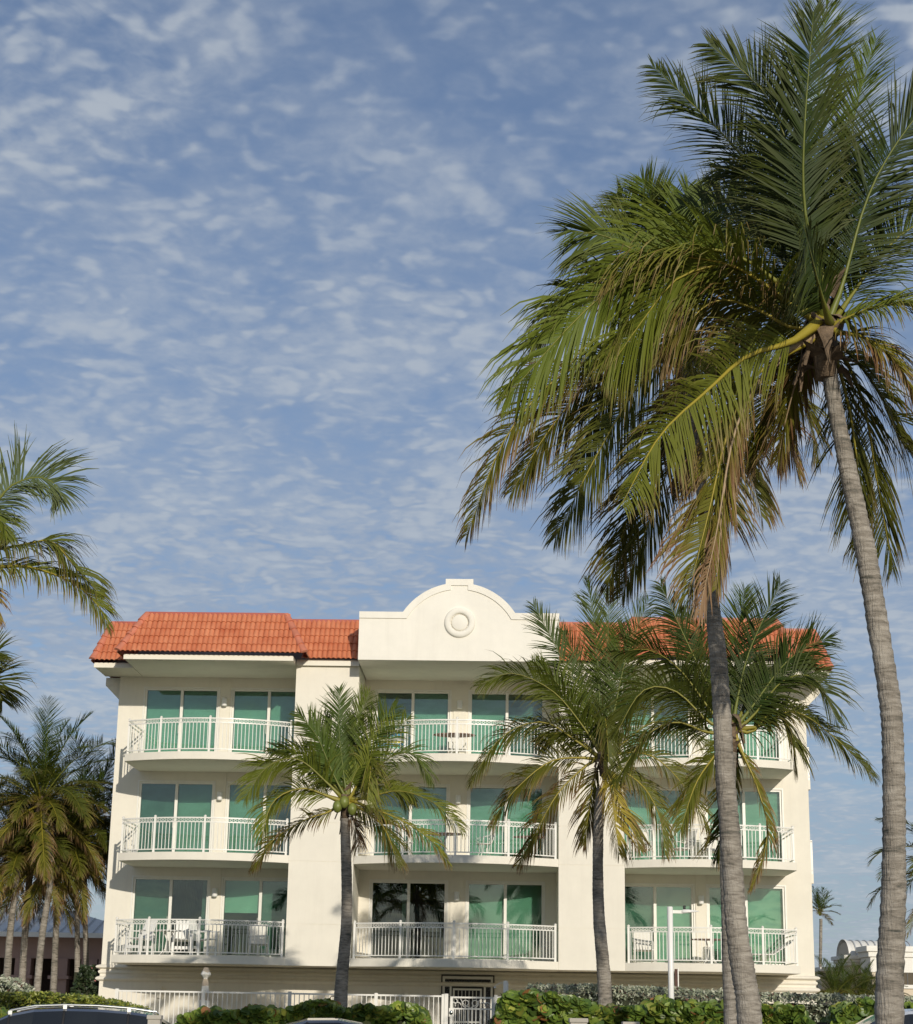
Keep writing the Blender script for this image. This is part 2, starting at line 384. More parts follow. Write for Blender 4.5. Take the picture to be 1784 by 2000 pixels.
# piers with score lines
for a,c in ((P1a,P1b),(P2a,P2b)):
    b=MB(); b.box(a+.012,c-.012,.012,WY-.005,2.91,12.05)
    z=2.9
    for t in (4.10,5.94,7.08,8.92,10.05,12.06):
        b.box(a,c,0,WY-.004,z,t-.012); z=t
    b.build('pier',M['wall'],bld)
# ---- sliding doors
def make_pane(x0,x1,z0,z1,m,parent,y=WY+0.07):
    b=MB(); b.box(x0,x1,y,y+.012,z0,z1); o=b.build('glass_pane',m,parent); return o
def sliding_door(d,f,kinds):
    x0,x1=d; z0,z1=f+.04,f+2.42; xm=(x0+x1)/2
    dr=empty('sliding_door'); dr.parent=bld
    b=MB(); y0,y1=WY+.03,WY+.12
    b.box(x0,x0+.06,y0,y1,z0,z1); b.box(x1-.06,x1,y0,y1,z0,z1)
    b.box(x0+.06,x1-.06,y0,y1,z1-.06,z1); b.box(x0+.06,x1-.06,y0,y1,z0,z0+.07)
    b.box(xm-.045,xm+.045,y0-.01,y1,z0+.07,z1-.06)
    b.box(x0-.05,x0,WY-.015,WY,z0,z1+.05); b.box(x1,x1+.05,WY-.015,WY,z0,z1+.05); b.box(x0,x1,WY-.015,WY,z1,z1+.05)
    b.box(xm-.07,xm-.06,y0-.05,y0-.02,z0+.95,z0+1.2)
    b.build('door_frame',M['paint'],dr,bevel=0.004)
    for (a,c),k in zip(((x0+.06,xm-.045),(xm+.045,x1-.06)),kinds):
        make_pane(a,c,z0+.07,z1-.06,M['glassdark'] if k=='dark' else M['glass'],dr)
        b=MB(); yb=WY+.20
        if k=='roll':
            b.box(a,c,yb,yb+.01,z0+.05,z1-.02); b.box(a,c,yb-.02,yb+.02,z1-.08,z1-.02); mt=M['blind']
        elif k=='part':   # blind part way down, dark below
            zc=z0+1.35; b.box(a,c,yb,yb+.01,zc,z1-.02); mt=M['blind']
        elif k=='slat':
            n=17
            for i in range(n):
                zz=z0+.08+(z1-z0-.12)*i/n; b.face([(a,yb+.03,zz),(c,yb+.03,zz),(c,yb-.005,zz+.125),(a,yb-.005,zz+.125)])
            b.box(a,c,yb+.035,yb+.04,z0+.05,z1-.02); mt=M['blind']
        elif k=='mini':
            n=42
            for i in range(n):
                zz=z0+.08+(z1-z0-.12)*i/n; b.face([(a,yb+.02,zz),(c,yb+.02,zz),(c,yb-.005,zz+.052),(a,yb-.005,zz+.052)])
            mt=M['blind']
        elif k=='grey':
            b.box(a,c,yb,yb+.01,z0+.05,z1-.02); mt=M['blind_grey']
        else:
            n=14; rows=[]
            for i in range(n*4+1):
                xx=a+(c-a)*i/(n*4); rows.append([(xx,yb+.12+.03*math.sin(i*1.57),z0),(xx,yb+.12+.03*math.sin(i*1.57),z1)])
            b.grid(rows,0,False,True); mt=M['curtain']
        if k=='strip':
            pass
        b.build('blind' if k!='dark' else 'curtain',mt,dr)
        if k=='dark' and random.random()<0.75:
            b=MB(); b.box(c-.16,c-.02,yb,yb+.02,z0+.05,z1-.05); b.build('blind_edge',M['blind'],dr)
KINDS={(2,0):('slatd','roll'),}
plan=[ # level 1, 2, 3 ; six door pairs each
 [('grey','dark'),('part','grey'),('dark','dark'),('mini','mini'),('grey','roll'),('roll','roll')],
 [('grey','mini'),('mini','grey'),('grey','slat'),('slat','slat'),('roll','slat'),('slat','slat')],
 [('roll','roll'),('roll','roll'),('grey','roll'),('roll','grey'),('roll','grey'),('roll','roll')]]
for lv in range(3):
    for d,k in zip(doorsets,plan[lv]): sliding_door(d,FL[lv],k)
# wall lamps
def lamp_mesh():
    b=MB(); b.lathe([(0.02,-.13),(.075,-.13),(.085,-.10),(.085,.10),(.075,.13),(.02,.13)],n=12); b.box(-.06,.06,.05,.14,-.09,.09); return b.mesh('wall_lamp',M['white'])
lm=lamp_mesh()
for x in (-7.35,0.14,7.65):
    for f in FL:
        o=bpy.data.objects.new('wall_lamp',lm); col.objects.link(o); o.parent=bld; o.location=(x,WY-.155,f+1.98)
b=MB()
for x in (-8.9,-1.35,9.3):
    b.box(x-.07,x+.07,WY-.12,WY-.02,1.92,2.28)
build_split(b,'wall_box_light',M['base'],bld,.02)
# ---- balconies
def curve_pts(x0,x1,b,n=22,off=0.0):
    c=(x0+x1)/2; h=(x1-x0)/2
    return [(x0+(x1-x0)*k/n, -(b)*(1-((x0+(x1-x0)*k/n-c)/h)**2)+off) for k in range(n+1)]
def ring(b,c,t,r=.045,w=.014):
    # small flat ring standing in the plane (t, z)
    n=6; rows=[]
    nn=Vector((t.y,-t.x,0))*.008
    o=[c+t*(r*math.cos(2*math.pi*j/n))+Vector((0,0,r*math.sin(2*math.pi*j/n))) for j in range(n)]
    i=[c+t*((r-w)*math.cos(2*math.pi*j/n))+Vector((0,0,(r-w)*math.sin(2*math.pi*j/n))) for j in range(n)]
    b.grid([[p+nn for p in i],[p+nn for p in o],[p-nn for p in o],[p-nn for p in i],[p+nn for p in i]],0,True,False)
bal_mesh={}
def railing(path,z,level,nposts,parent):
    P=[Vector((p[0],p[1],z)) for p in path]
    r=MB(); H=1.03
    for h,w,t in ((H-.035,.05,.035),(H-.155,.032,.03),(.07,.032,.03)): r.bar([p+Vector((0,0,h)) for p in P],w,t)
    seg=[(P[i+1]-P[i]).length for i in range(len(P)-1)]; tot=sum(seg)
    def pt(s):
        s=max(0,min(tot-1e-6,s))
        for i,l in enumerate(seg):
            if s<=l: return P[i]+(P[i+1]-P[i])*(s/l),(P[i+1]-P[i]).normalized()
            s-=l
        return P[-1],(P[-1]-P[-2]).normalized()
    posts=nposts
    for s in posts:
        p,t=pt(s*tot); r.box(p.x-.032,p.x+.032,p.y-.032,p.y+.032,z,z+H+.02); r.lathe([(.04,0),(.045,.02),(.02,.045),(.003,.05)],(p.x,p.y,z+H+.02),8)
    n=int(tot/.112)
    balp=[]
    for k in range(1,n):
        s=tot*k/n
        p,t=pt(s)
        if abs(t.y)>.8 and k%3: continue
        if any(abs(s-q*tot)<.05 for q in posts): continue
        balp.append(p)
    for k in range(n):
        p,t=pt(tot*(k+.5)/n)
        if abs(t.y)>.8 or any(abs(tot*(k+.5)/n-q*tot)<.05 for q in posts): continue
        ring(r,p+Vector((0,0,H-.078)),t)
    ro=r.build('railing',M['paint'],parent)
    if level<2:
        if 'b' not in bal_mesh:
            q=MB(); q.box(-.0095,.0095,-.0095,.0095,.10,H-.155); bal_mesh['b']=q.mesh('baluster',M['paint'])
        for p in balp:
            o=bpy.data.objects.new('baluster',bal_mesh['b']); col.objects.link(o); o.parent=ro; o.location=p
    else:
        q=MB()
        for p in balp: q.box(p.x-.0095,p.x+.0095,p.y-.0095,p.y+.0095,z+.10,z+H-.155)
        tag(q.build('balusters',M['paint'],ro),kind='stuff')
for lv,f in enumerate(FL):
    for side,(x0,x1,bu) in enumerate(((-9.98,P1a,.75),(P1b,P2a,1.0),(P2b,mxx(-9.98),.75))):
        cp=curve_pts(x0,x1,bu)
        poly=cp+[(x1,WY-.004),(x0,WY-.004)]
        b=MB(); b.prism(poly,f-.235,f); b.build('balcony_slab',M['wall'],bld,bevel=0.012)
        c2=curve_pts(x0+.07,x1-.07,bu,22,.08)
        if side==0: path=[(x0+.07,WY-.05),(x0+.07,1.2)]+c2; ps=[0,.285,.45,.66,.995]
        elif side==2: path=c2+[(x1-.07,1.2),(x1-.07,WY-.05)]; ps=[.005,.34,.55,.715,1.0]
        else: path=c2; ps=[.004,.25,.5,.75,.996]
        railing(path,f,lv,ps,bld)
# side balconies on the end walls
for sx,xw in ((-1,XL),(1,XR)):
    for lv in (1,2):
        f=FL[lv]; b=MB(); xo=xw+sx*.38
        b.box(min(xw,xo),max(xw,xo),4.2,8.0,f-.3,f); b.build('side_balcony_slab',M['wall'],bld)
        r=MB(); H=1.03
        r.box(xo-.03-sx*.04,xo+.03-sx*.04,4.2,8.0,f+H-.035,f+H); r.box(xo-.02-sx*.04,xo+.02-sx*.04,4.2,8.0,f+.08,f+.11)
        for k in range(35): y=4.24+k*.11; r.box(xo-sx*.04-.01,xo-sx*.04+.01,y,y+.02,f+.1,f+H-.04)
        r.box(xo-sx*.04-.035,xo-sx*.04+.035,4.2,4.27,f,f+H+.03)
        r.build('side_railing',M['paint'],bld)
# ---- soffits and fascias
b=MB(); f2=MB()
def soffit(x0,x1,y0):
    b.box(x0,x1,y0+.03,WY-.004,11.86,12.0)
    f2.box(x0-.01,x1+.01,y0,y0+.03,11.84,11.97)
for s in (0,1):
    X=(lambda x:x) if s==0 else mxx
    def so(x0,x1,y0):
        a,c=sorted((X(x0),X(x1))); soffit(a,c,y0)
    so(-10.02,-4.86,-.85); so(-11.25,-10.05,.62)
    so(P1a+.01,P1b-.01,-.12)
    a,c=sorted((X(-11.27),X(XL-.01))); b.box(a,c,2.5,14,11.60,11.855)
    # raking underside of the side eave
    pa=[(X(-11.27),11.60),(X(XL-.01),11.60),(X(XL-.01),11.12)]
    if s==1: pa=[pa[0],pa[2],pa[1]]
    b.prism_y([pa[0],pa[2],pa[1]] ,2.52,14)
build_split(b,'soffit',M['wall'],bld); build_split(f2,'fascia',M['fascia'],bld,.005)
# ---- mansard roof
roof=empty('mansard_roof'); roof.parent=bld
def tile_piece(w=.152,l=.43):
    b=MB(); n=5; rows=[]
    for yy,lift,rr in ((0,.035,1.0),(l,.0,.93)):
        rows.append([(-w/2*rr+w*rr*k/n, yy, lift+.048*rr*math.sin(math.pi*k/n)) for k in range(n+1)])
    b.grid(rows,0,False,True)
    fr=[( -w/2+w*k/n,0,.035+.048*math.sin(math.pi*k/n)) for k in range(n+1)]
    b.grid([fr,[(p[0]*.98,0.004,p[2]-.022) for p in fr]],0,False,False)
    return b
tile_me=tile_piece().mesh('roof_tile',M['tile']); TILE=tile_piece()
tiles=[]; board=MB()
def roof_face(A,B,Ct,D,loose=False):
    """A,B eave ends (left,right seen from outside), Ct,D top ends (right,left)"""
    A,B,Ct,D=map(Vector,(A,B,Ct,D)); board.face([A,B,Ct,D])
    ex=(B-A).normalized(); nrm=ex.cross(D-A).normalized(); up=nrm.cross(ex); H=(D-A).dot(up)
    rows=int(round(H/.375)); pitch=H/rows
    for r in range(rows):
        y=r*pitch; ym=y+pitch*.5
        def edge(P,Q,yy):
            h=(Q-P).dot(up); return (P-A).dot(ex)+(Q-P).dot(ex)*(yy/h)
        xa=edge(A,D,ym); xb=edge(B,Ct,ym); n0=math.ceil((xa)/.152); 
        k=n0
        while k*.152<xb:
            o=A+ex*(k*.152)+up*(y-.04)+nrm*(.004+random.uniform(0,.004))
            mt=Matrix((( ex.x,up.x,nrm.x,o.x),(ex.y,up.y,nrm.y,o.y),(ex.z,up.z,nrm.z,o.z),(0,0,0,1)))
            mt=mt@Matrix.Rotation(random.uniform(-.012,.012),4,'Z')
            tiles.append((mt,loose)); k+=1
hipsegs=[]
ze,zt=12.06,13.42
def mir(p): return (mxx(p[0]),p[1],p[2])
faces_l=[((-10.17,-1,ze),(-4.50,-1,ze),(-5.22,0,zt),(-9.55,0,zt)),       # bay front
         ((-4.50,-1,ze),(-4.50,-.15,ze),(-5.22,.85,zt),(-5.22,0,zt)),     # bay return
         ((-4.60,-.15,ze),(P1b+.03,-.15,ze),(P1b+.03,.85,zt),(-5.3,.85,zt)), # flank
         ((-11.28,.5,ze),(-10.0,.5,ze),(-10.0,1.5,zt),(-10.95,1.5,zt)), # wing
        ]
for fc in faces_l: roof_face(*fc)
for A,B,Ct,D in faces_l: roof_face(mir(B),mir(A),mir(D),mir(Ct))
# end slopes of the mansard, running back along both sides
roof_face((-11.28,9,ze),(-11.28,.5,ze),(-10.95,1.5,zt),(-10.95,9,zt),True)
roof_face(mir((-11.28,.5,ze)),mir((-11.28,9,ze)),mir((-10.95,9,zt)),mir((-10.95,1.5,zt)),True)
roof_face((-10.17,.9,ze),(-10.17,-1,ze),(-9.55,0,zt),(-9.55,1.6,zt),True)
roof_face(mir((-10.17,-1,ze)),mir((-10.17,.9,ze)),mir((-9.55,1.6,zt)),mir((-9.55,0,zt)),True)
build_split(board,'roof_deck',M['flash'],roof)
loose=MB(); cnt=0
for mt,ls in tiles:
    if not ls and cnt<300:
        o=bpy.data.objects.new('roof_tile',tile_me); col.objects.link(o); o.parent=roof; o.matrix_local=mt; cnt+=1
    else:
        i=len(loose.v); loose.v += [tuple(mt@Vector(v)) for v in TILE.v]; loose.f += [tuple(i+k for k in f) for f in TILE.f]; loose.m += TILE.m; loose.sm += TILE.sm
tag(loose.build('roof_tiles',M['tile'],roof),kind='stuff')
def hip(A,B):
    A,B=Vector(A),Vector(B); L=(B-A).length; d=(B-A).normalized(); s=d.cross(Vector((0,-.6,.8))).normalized(); u=s.cross(d)
    n=5; st=L/n
    for k in range(n):
        b=MB(); rows=[]
        for t,r,li in ((0,.115,.05),(st+.05,.095,.02)):
            p=A+d*(k*st+t-.03)+u*li
            rows.append([p+s*(r*math.cos(math.pi*j/6))+u*(r*.75*math.sin(math.pi*j/6)) for j in range(7)])
        b.grid(rows,0,False,True); b.face(list(rows[0])); b.build('hip_tile',M['hip'],roof)
for a,c in (((-10.17,-1,ze),(-9.55,0,zt)),((-4.50,-1,ze),(-5.22,0,zt)),((-11.28,.5,ze),(-10.95,1.5,zt))):
    hip(a,c); hip(mir(a),mir(c))
b=MB()
def flash(x0,x1,y): b.box(min(x0,x1),max(x0,x1),y-.04,y+.25,zt-.03,zt+.075)
for X in ((lambda x:x),mxx):
    flash(X(-9.6),X(-5.2),0); flash(X(-5.2),X(P1b),.86); flash(X(-11.0),X(-9.6),1.5)
build_split(b,'ridge_flashing',M['flash'],roof)
b=MB(); b.box(-10.9,11.2,1.6,15.5,12.0,13.38); b.build('flat_roof',M['roofgrey'],bld)
b=MB()
for X in ((lambda x:x),mxx):
    a,c=sorted((X(-11.42),X(-11.22))); b.box(a,c,3.2,3.9,12.3,13.62)
    a,c=sorted((X(-10.9),X(-10.2)));
build_split(b,'roof_upstand',M['parapet'],bld)
# ---- curved parapet over the middle bay
b=MB(); px0,px1,pc=P1b+.04,P2a-.02,0.165
Rr=2.03; zc=14.25-Rr
def outline(d):
    # outer edge offset inward by d
    pts=[(px0,13.33-d)]
    r=Rr-d; a0=math.acos(min(1,(1.7-0.0+ (0 if d==0 else -d*.55))/r)) if True else 0
    xs=r*math.cos(a0)
    zed=13.33-d; a0=math.asin((zed-zc)/r)
    pw=.42-(d*.8 if d else 0); a1=math.acos(pw/r)
    n=14
    L=[(pc-r*math.cos(a0+(a1-a0)*k/n), zc+r*math.sin(a0+(a1-a0)*k/n)) for k in range(n+1)]
    L+= [(pc-pw,14.37-d)]
    Rt=[(2*pc-p[0],p[1]) for p in reversed(L)]
    return pts+L+Rt+[(px1,13.33-d)]
o0=outline(0.0); o1=outline(.2)
body=[(px0,11.85)]+[(px1,11.85)]+list(reversed(o1))
PY=-1.15
def strip_face(mb,low,high,y0,y1):
    # body from z=11.85 to the outline, as vertical strips
    n=len(high)
    for k in range(n-1):
        (xa,za),(xb,zb)=high[k],high[k+1]
        if abs(xb-xa)<1e-6: continue
        mb.face([(xa,y0,low),(xb,y0,low),(xb,y0,zb),(xa,y0,za)]); mb.face([(xb,y1,low),(xa,y1,low),(xa,y1,za),(xb,y1,zb)])
    for k in range(n-1):
        (xa,za),(xb,zb)=high[k],high[k+1]; mb.face([(xa,y0,za),(xb,y0,zb),(xb,y1,zb),(xa,y1,za)])
    for (x,z),sgn in ((high[0],-1),(high[-1],1)):
        q=[(x,y0,low),(x,y0,z),(x,y1,z),(x,y1,low)]; mb.face(q if sgn>0 else q[::-1])
strip_face(b,11.85,o0,PY+.035,PY+.35)
b.face([(px0,PY+.035,11.85),(px0,WY,11.85),(px1,WY,11.85),(px1,PY+.035,11.85)])
b.box(px0,px0+.2,PY+.35,2.2,11.851,13.3); b.box(px1-.2,px1,PY+.35,2.2,11.851,13.3)
b.build('parapet',M['parapet'],bld)
b=MB(); i=len(o0)
b.grid([[(p[0],PY,p[1]) for p in o0],[(p[0],PY,p[1]) for p in o1],[(p[0],PY+.034,p[1]) for p in o1]],0,False,False)
b.grid([[(p[0],PY+.034,p[1]) for p in o0],[(p[0],PY,p[1]) for p in o0]],0,False,False)
for x,z0,z1 in ((px0,o1[0][1],o0[0][1]),(px1,o1[-1][1],o0[-1][1])): b.face([(x,PY,z0),(x,PY+.034,z0),(x,PY+.034,z1),(x,PY,z1)])
b.build('parapet_moulding',M['parapet'],bld)
b=MB(); prof=[(0.001,.05),(.22,.05),(.245,.035),(.25,.0),(.275,.0),(.28,.055),(.31,.08),(.42,.08),(.46,.05),(.475,-.01)]
n=36; b.grid([[(.19+r*math.cos(2*math.pi*j/n),PY+.035-h,13.02+r*math.sin(2*math.pi*j/n)) for j in range(n)] for r,h in prof],0,True,True)
b.build('round_medallion',M['parapet'],bld)
# ---- entrance with iron surround
ent=empty('entrance_door'); ent.parent=bld
ex0,ex1=-.24,1.28; y=WY-.06
b=MB(); t=.05
def frm(x0,x1,z1,w,yy,z0=0.0,d=.03): b.box(x0,x0+w,yy,yy+d,z0,z1); b.box(x1-w,x1,yy,yy+d,z0,z1); b.box(x0+w,x1-w,yy,yy+d,z1-w,z1)
frm(ex0-.05,ex1+.05,2.76,.035,y-.02); frm(ex0+.33-.06,ex1-.30,2.42,.03,y-.02)
b.build('dark_surround',M['dark'],ent)
b=MB(); frm(ex0,ex1,2.71,.06,y-.01); b.box(ex0+.06,ex1-.06,y-.01,y+.02,2.44,2.50); b.box(ex0+.21,ex0+.27,y-.01,y+.02,0,2.44); b.box(ex1-.27,ex1-.21,y-.01,y+.02,0,2.44)
frm(ex0+.31,ex1-.33,2.36,.055,y-.03)
for k in range(1,7): x=ex0+.365+k*(ex1-ex0-.75)/7; b.box(x-.009,x+.009,y-.03,y-.012,.1,2.3)
b.box(ex0+.36,ex1-.38,y-.03,y-.01,1.35,1.40)
b.build('iron_gate_leaf',M['paint'],ent)
b=MB(); b.box(ex0+.02,ex1-.02,y+.025,y+.035,0.0,2.7); b.build('dark_backing',M['curtain'],ent)
b=MB()
def scroll(c,r,a0,a1,turns=1,rad=.008,pl='xz',n=14,yy=0,taper=.35):
    pts=[]
    for k in range(n+1):
        t_=k/n; a=a0+(a1-a0)*t_; rr=r*(1-taper*t_); pts.append((c[0]+rr*math.cos(a),yy,c[1]+rr*math.sin(a)))
    b.tube(pts,rad,5)
for k in range(9): scroll((ex0+.15+k*.153,2.575),.055,0 if k%2 else math.pi,4.6 if k%2 else -1.5,yy=y,rad=.007)
for k in range(10):
    for xx in (ex0+.135,ex1-.135): scroll((xx,2.36-k*.15),.05,1.5 if k%2 else -1.5,6 if k%2 else 3,yy=y,rad=.007)
b.build('iron_scrollwork',mat('pewter_iron',(.13,.13,.14),.4,metal=.6),ent)

# ------------------------------------------------------------------ furniture on the balconies (world placement through the building frame)
def put(o,x,y,z,rz=0): o.location=BM@Vector((x,y,z)); o.rotation_euler=(0,0,BYAW+rz)
def round_table(label,r=.5,ell=1.0,group='brown topped balcony tables',top='brown'):
    t=empty('patio_table'); tag(t,label,'table',group)
    b=MB(); n=24; b.grid([[(r*ell*q*math.cos(2*math.pi*j/n),r*q*math.sin(2*math.pi*j/n),z) for j in range(n)] for q,z in ((.96,.70),(1,.705),(1,.725),(.97,.73))],0,True,True,True,True)
    b.build('table_top',M[top],t)
    for k in range(4):
        a=math.pi/4+k*math.pi/2; b=MB(); b.tube([(.30*math.cos(a),.30*math.sin(a),0),(.10*math.cos(a),.10*math.sin(a),.18),(.05*math.cos(a),.05*math.sin(a),.45),(.18*math.cos(a),.18*math.sin(a),.70)],.016,6); b.build('leg',M['paint'],t)
    return t
def sling_chair(label,group='white patio chairs on the balconies'):
    t=empty('patio_chair'); tag(t,label,'chair',group)
    def sl(pts,nm):
        b=MB(); rows=[[(s*.25+(0),p[0],p[1]) for s in (-1,-.5,0,.5,1)] for p in pts]
        b.grid(rows,0,False,True); b.grid([[(q[0],q[1],q[2]-.012) for q in r] for r in reversed(rows)],0,False,True); b.build(nm,M['sling'],t)
    sl([(-.24,.40),(-.1,.37),(.1,.36),(.2,.38)],'seat'); sl([(.2,.40),(.26,.55),(.32,.75),(.36,.95)],'backrest')
    for s in (-1,1):
        b=MB(); x=.275*s
        b.tube([(x,-.27,0),(x,-.26,.35),(x,-.24,.60),(x,-.1,.64),(x,.2,.62),(x,.27,.58)],.015,6)
        b.tube([(x,.30,0),(x,.22,.2),(x,.20,.38),(x,.27,.58),(x,.37,.98)],.015,6); b.tube([(x,-.25,.40),(x,.20,.38)],.014,6); b.build('side_frame',M['paint'],t)
    b=MB(); b.tube([(-.275,.37,.98),(.275,.37,.98)],.015,6); b.tube([(-.275,-.25,.40),(.275,-.25,.40)],.013,6); build_split(b,'cross_bar',M['paint'],t)
    return t
def slat_chair(label,group='white high slatted chairs on the left balcony'):
    t=empty('deck_chair'); tag(t,label,'chair',group)
    for sx in (-1,1):
        for yy in (-.26,.28):
            b=MB(); b.box(sx*.29-.035,sx*.29+.035,yy-.03,yy+.03,0,.72 if yy<0 else .66); b.build('leg',M['white'],t)
        b=MB(); b.box(sx*.31-.06,sx*.31+.06,-.34,.36,.721,.75); b.build('armrest',M['white'],t)
    b=MB(); b.box(-.25,.25,-.29,-.26,.22,.30); b.box(-.25,.25,.25,.28,.22,.30); build_split(b,'stretcher',M['white'],t)
    for k in range(5):
        b=MB(); z=.50-.012*k; b.box(-.252,.252,-.29+k*.115,-.29+k*.115+.095,z,z+.025); b.build('seat_slat',M['white'],t)
    for k in range(5):
        b=MB(); x=-.23+k*.1
        b.face([(x,.24,.46),(x+.085,.24,.46),(x+.085,.44,1.08),(x,.44,1.08)]); b.face([(x+.085,.26,.46),(x,.26,.46),(x,.46,1.08),(x+.085,.46,1.08)])
        b.face([(x,.24,.46),(x,.44,1.08),(x,.46,1.08),(x,.26,.46)]); b.face([(x+.085,.24,.46),(x+.085,.26,.46),(x+.085,.46,1.08),(x+.085,.44,1.08)]); b.face([(x,.44,1.08),(x+.085,.44,1.08),(x+.085,.46,1.08),(x,.46,1.08)])
        b.build('back_slat',M['white'],t)
    return t
def iron_chair(label,group='white cast chairs on the middle balcony'):
    t=empty('garden_chair'); tag(t,label,'chair',group)
    b=MB(); b.lathe([(.02,.42),(.23,.42),(.235,.435),(.02,.44)],n=18); b.build('seat',M['paint'],t)
    for k in range(4):
        a=math.pi/4+k*math.pi/2; b=MB(); b.tube([(.24*math.cos(a),.24*math.sin(a),0),(.15*math.cos(a),.15*math.sin(a),.2),(.19*math.cos(a),.19*math.sin(a),.42)],.013,6); b.build('leg',M['paint'],t)
    b=MB(); pts=[(.2*math.cos(a),.2+.05*math.sin(a)+.04,.44+.24*(1+math.sin(a))) for a in [2*math.pi*k/18 for k in range(19)]]; b.tube(pts,.014,6)
    for x in (-.1,-.05,0,.05,.1): b.tube([(x,.22,.46),(x*1.2,.25,.70),(x*.5,.28,.9)],.008,5)
    b.build('backrest',M['paint'],t)
    b=MB()
    for s in (-1,1): b.tube([(s*.19,.22,.66),(s*.27,.05,.66),(s*.25,-.12,.62),(s*.2,-.13,.44)],.011,6)
    build_split(b,'arm',M['paint'],t); return t
def lounge(label):
    t=empty('sun_lounger'); tag(t,label,'sun lounger')
    b=MB()
    for s in (-1,1): b.tube([(s*.3,-.85,.32),(s*.3,.3,.32),(s*.3,.95,.75)],.018,6)
    b.build('side_frame',M['paint'],t)
    for yy in (-.7,.35):
        for s in (-1,1): b=MB(); b.tube([(s*.3,yy,0),(s*.3,yy,.32)],.016,6); b.build('leg',M['paint'],t)
    b=MB(); b.grid([[(-.28,y,z),(.28,y,z)] for y,z in ((-.85,.335),(.3,.335),(.95,.765))],0,False,False); b.grid([[(.28,y,z),(-.28,y,z)] for y,z in ((-.85,.32),(.3,.32),(.95,.75))],0,False,False); b.build('sling',M['sling'],t); return t
f1,f2_,f3=[z+.002 for z in FL]
put(slat_chair('white slatted high chair on the lowest left balcony, nearest the building corner'),-9.35,.9,f1,-.6)
put(slat_chair('white slatted high chair at the middle of the lowest left balcony, facing the rail'),-8.1,1.2,f1,math.pi*.05)
put(slat_chair('white slatted high chair on the lowest left balcony, beside the pale wall strip'),-7.35,.6,f1,1.3)
put(round_table('round table with white legs between white slatted chairs on the lowest left balcony',.42,1,top='white'),-8.35,.15,f1)
put(sling_chair('low white chair at the pier end of the lowest left balcony'),-5.75,.8,f1,.2)
put(iron_chair('white cast chair with oval back right of the table on the second floor middle balcony'),1.0,.2,f2_,-1.2)
put(iron_chair('white cast chair left of the table on the second floor middle balcony'),-1.35,.1,f2_,1.3)
put(round_table('oval brown table on the second floor middle balcony',.42,1.45),-.25,.3,f2_)
put(round_table('low brown topped table at the right end of the second floor middle balcony',.35,1.4),2.35,.9,f2_)
put(round_table('oval brown table on the top floor middle balcony',.42,1.55),.05,.2,f3)
put(sling_chair('pale chair behind the oval brown table on the top floor middle balcony'),.1,1.2,f3,.1)
put(sling_chair('white chair by the pier on the second floor right balcony'),5.75,.8,f2_,.1)
put(sling_chair('white sling chair turned sideways left of the table on the second floor right balcony'),6.95,.5,f2_,-1.1)
put(round_table('oval brown table on the second floor right balcony',.42,1.35),8.15,.5,f2_)
put(sling_chair('white chair behind the table on the second floor right balcony'),7.95,1.35,f2_,.2)
put(sling_chair('white sling chair beside the pier on the lowest right balcony'),5.75,.5,f1,.05)
put(round_table('oval brown table on the lowest right balcony',.42,1.35),7.7,.4,f1)
put(sling_chair('white sling chair right of the table on the lowest right balcony'),8.45,.5,f1,.1)
put(lounge('white sun lounger with raised back at the right end of the lowest right balcony'),9.25,.75,f1,-1.45)
# striped towel on the top middle rail
def towel():
    m=bpy.data.materials.new('striped_cloth'); m.use_nodes=True; nt=m.node_tree; N=nt.nodes.new; L=nt.links.new; b=nt.nodes['Principled BSDF']
    tc=N('ShaderNodeTexCoord'); sp=N('ShaderNodeSeparateXYZ'); L(tc.outputs['Object'],sp.inputs[0]); mm=N('ShaderNodeMath'); mm.operation='MULTIPLY'; mm.inputs[1].default_value=3.2; L(sp.outputs[2],mm.inputs[0])
    fr=N('ShaderNodeMath'); fr.operation='FRACT'; L(mm.outputs[0],fr.inputs[0]); cr=N('ShaderNodeValToRGB'); cr.color_ramp.interpolation='CONSTANT'; L(fr.outputs[0],cr.inputs[0])
    e=cr.color_ramp.elements; e[0].color=(.1,.35,.6,1); e[1].position=.25; e[1].color=(.7,.6,.15,1); k=e.new(.5); k.color=(.7,.7,.66,1); k=e.new(.75); k.color=(.12,.4,.3,1)
    L(cr.outputs[0],b.inputs['Base Color']); b.inputs['Roughness'].default_value=.9
    b=MB(); rows=[]
    for k in range(9):
        x=-.4+k*.1; rows.append([(x,.03*math.sin(k*1.3)-.02,z) for z in (.12,.35,.6,.85)])
    b.grid(rows,0,False,True); b.grid([[(p[0],p[1]+.008,p[2]) for p in r] for r in reversed(rows)],0,False,True)
    o=b.build('beach_towel',m); tag(o,'striped beach towel in blue, green and yellow behind the rail of the top middle balcony','towel'); return o
put(towel(),-1.9,-.15,f3)

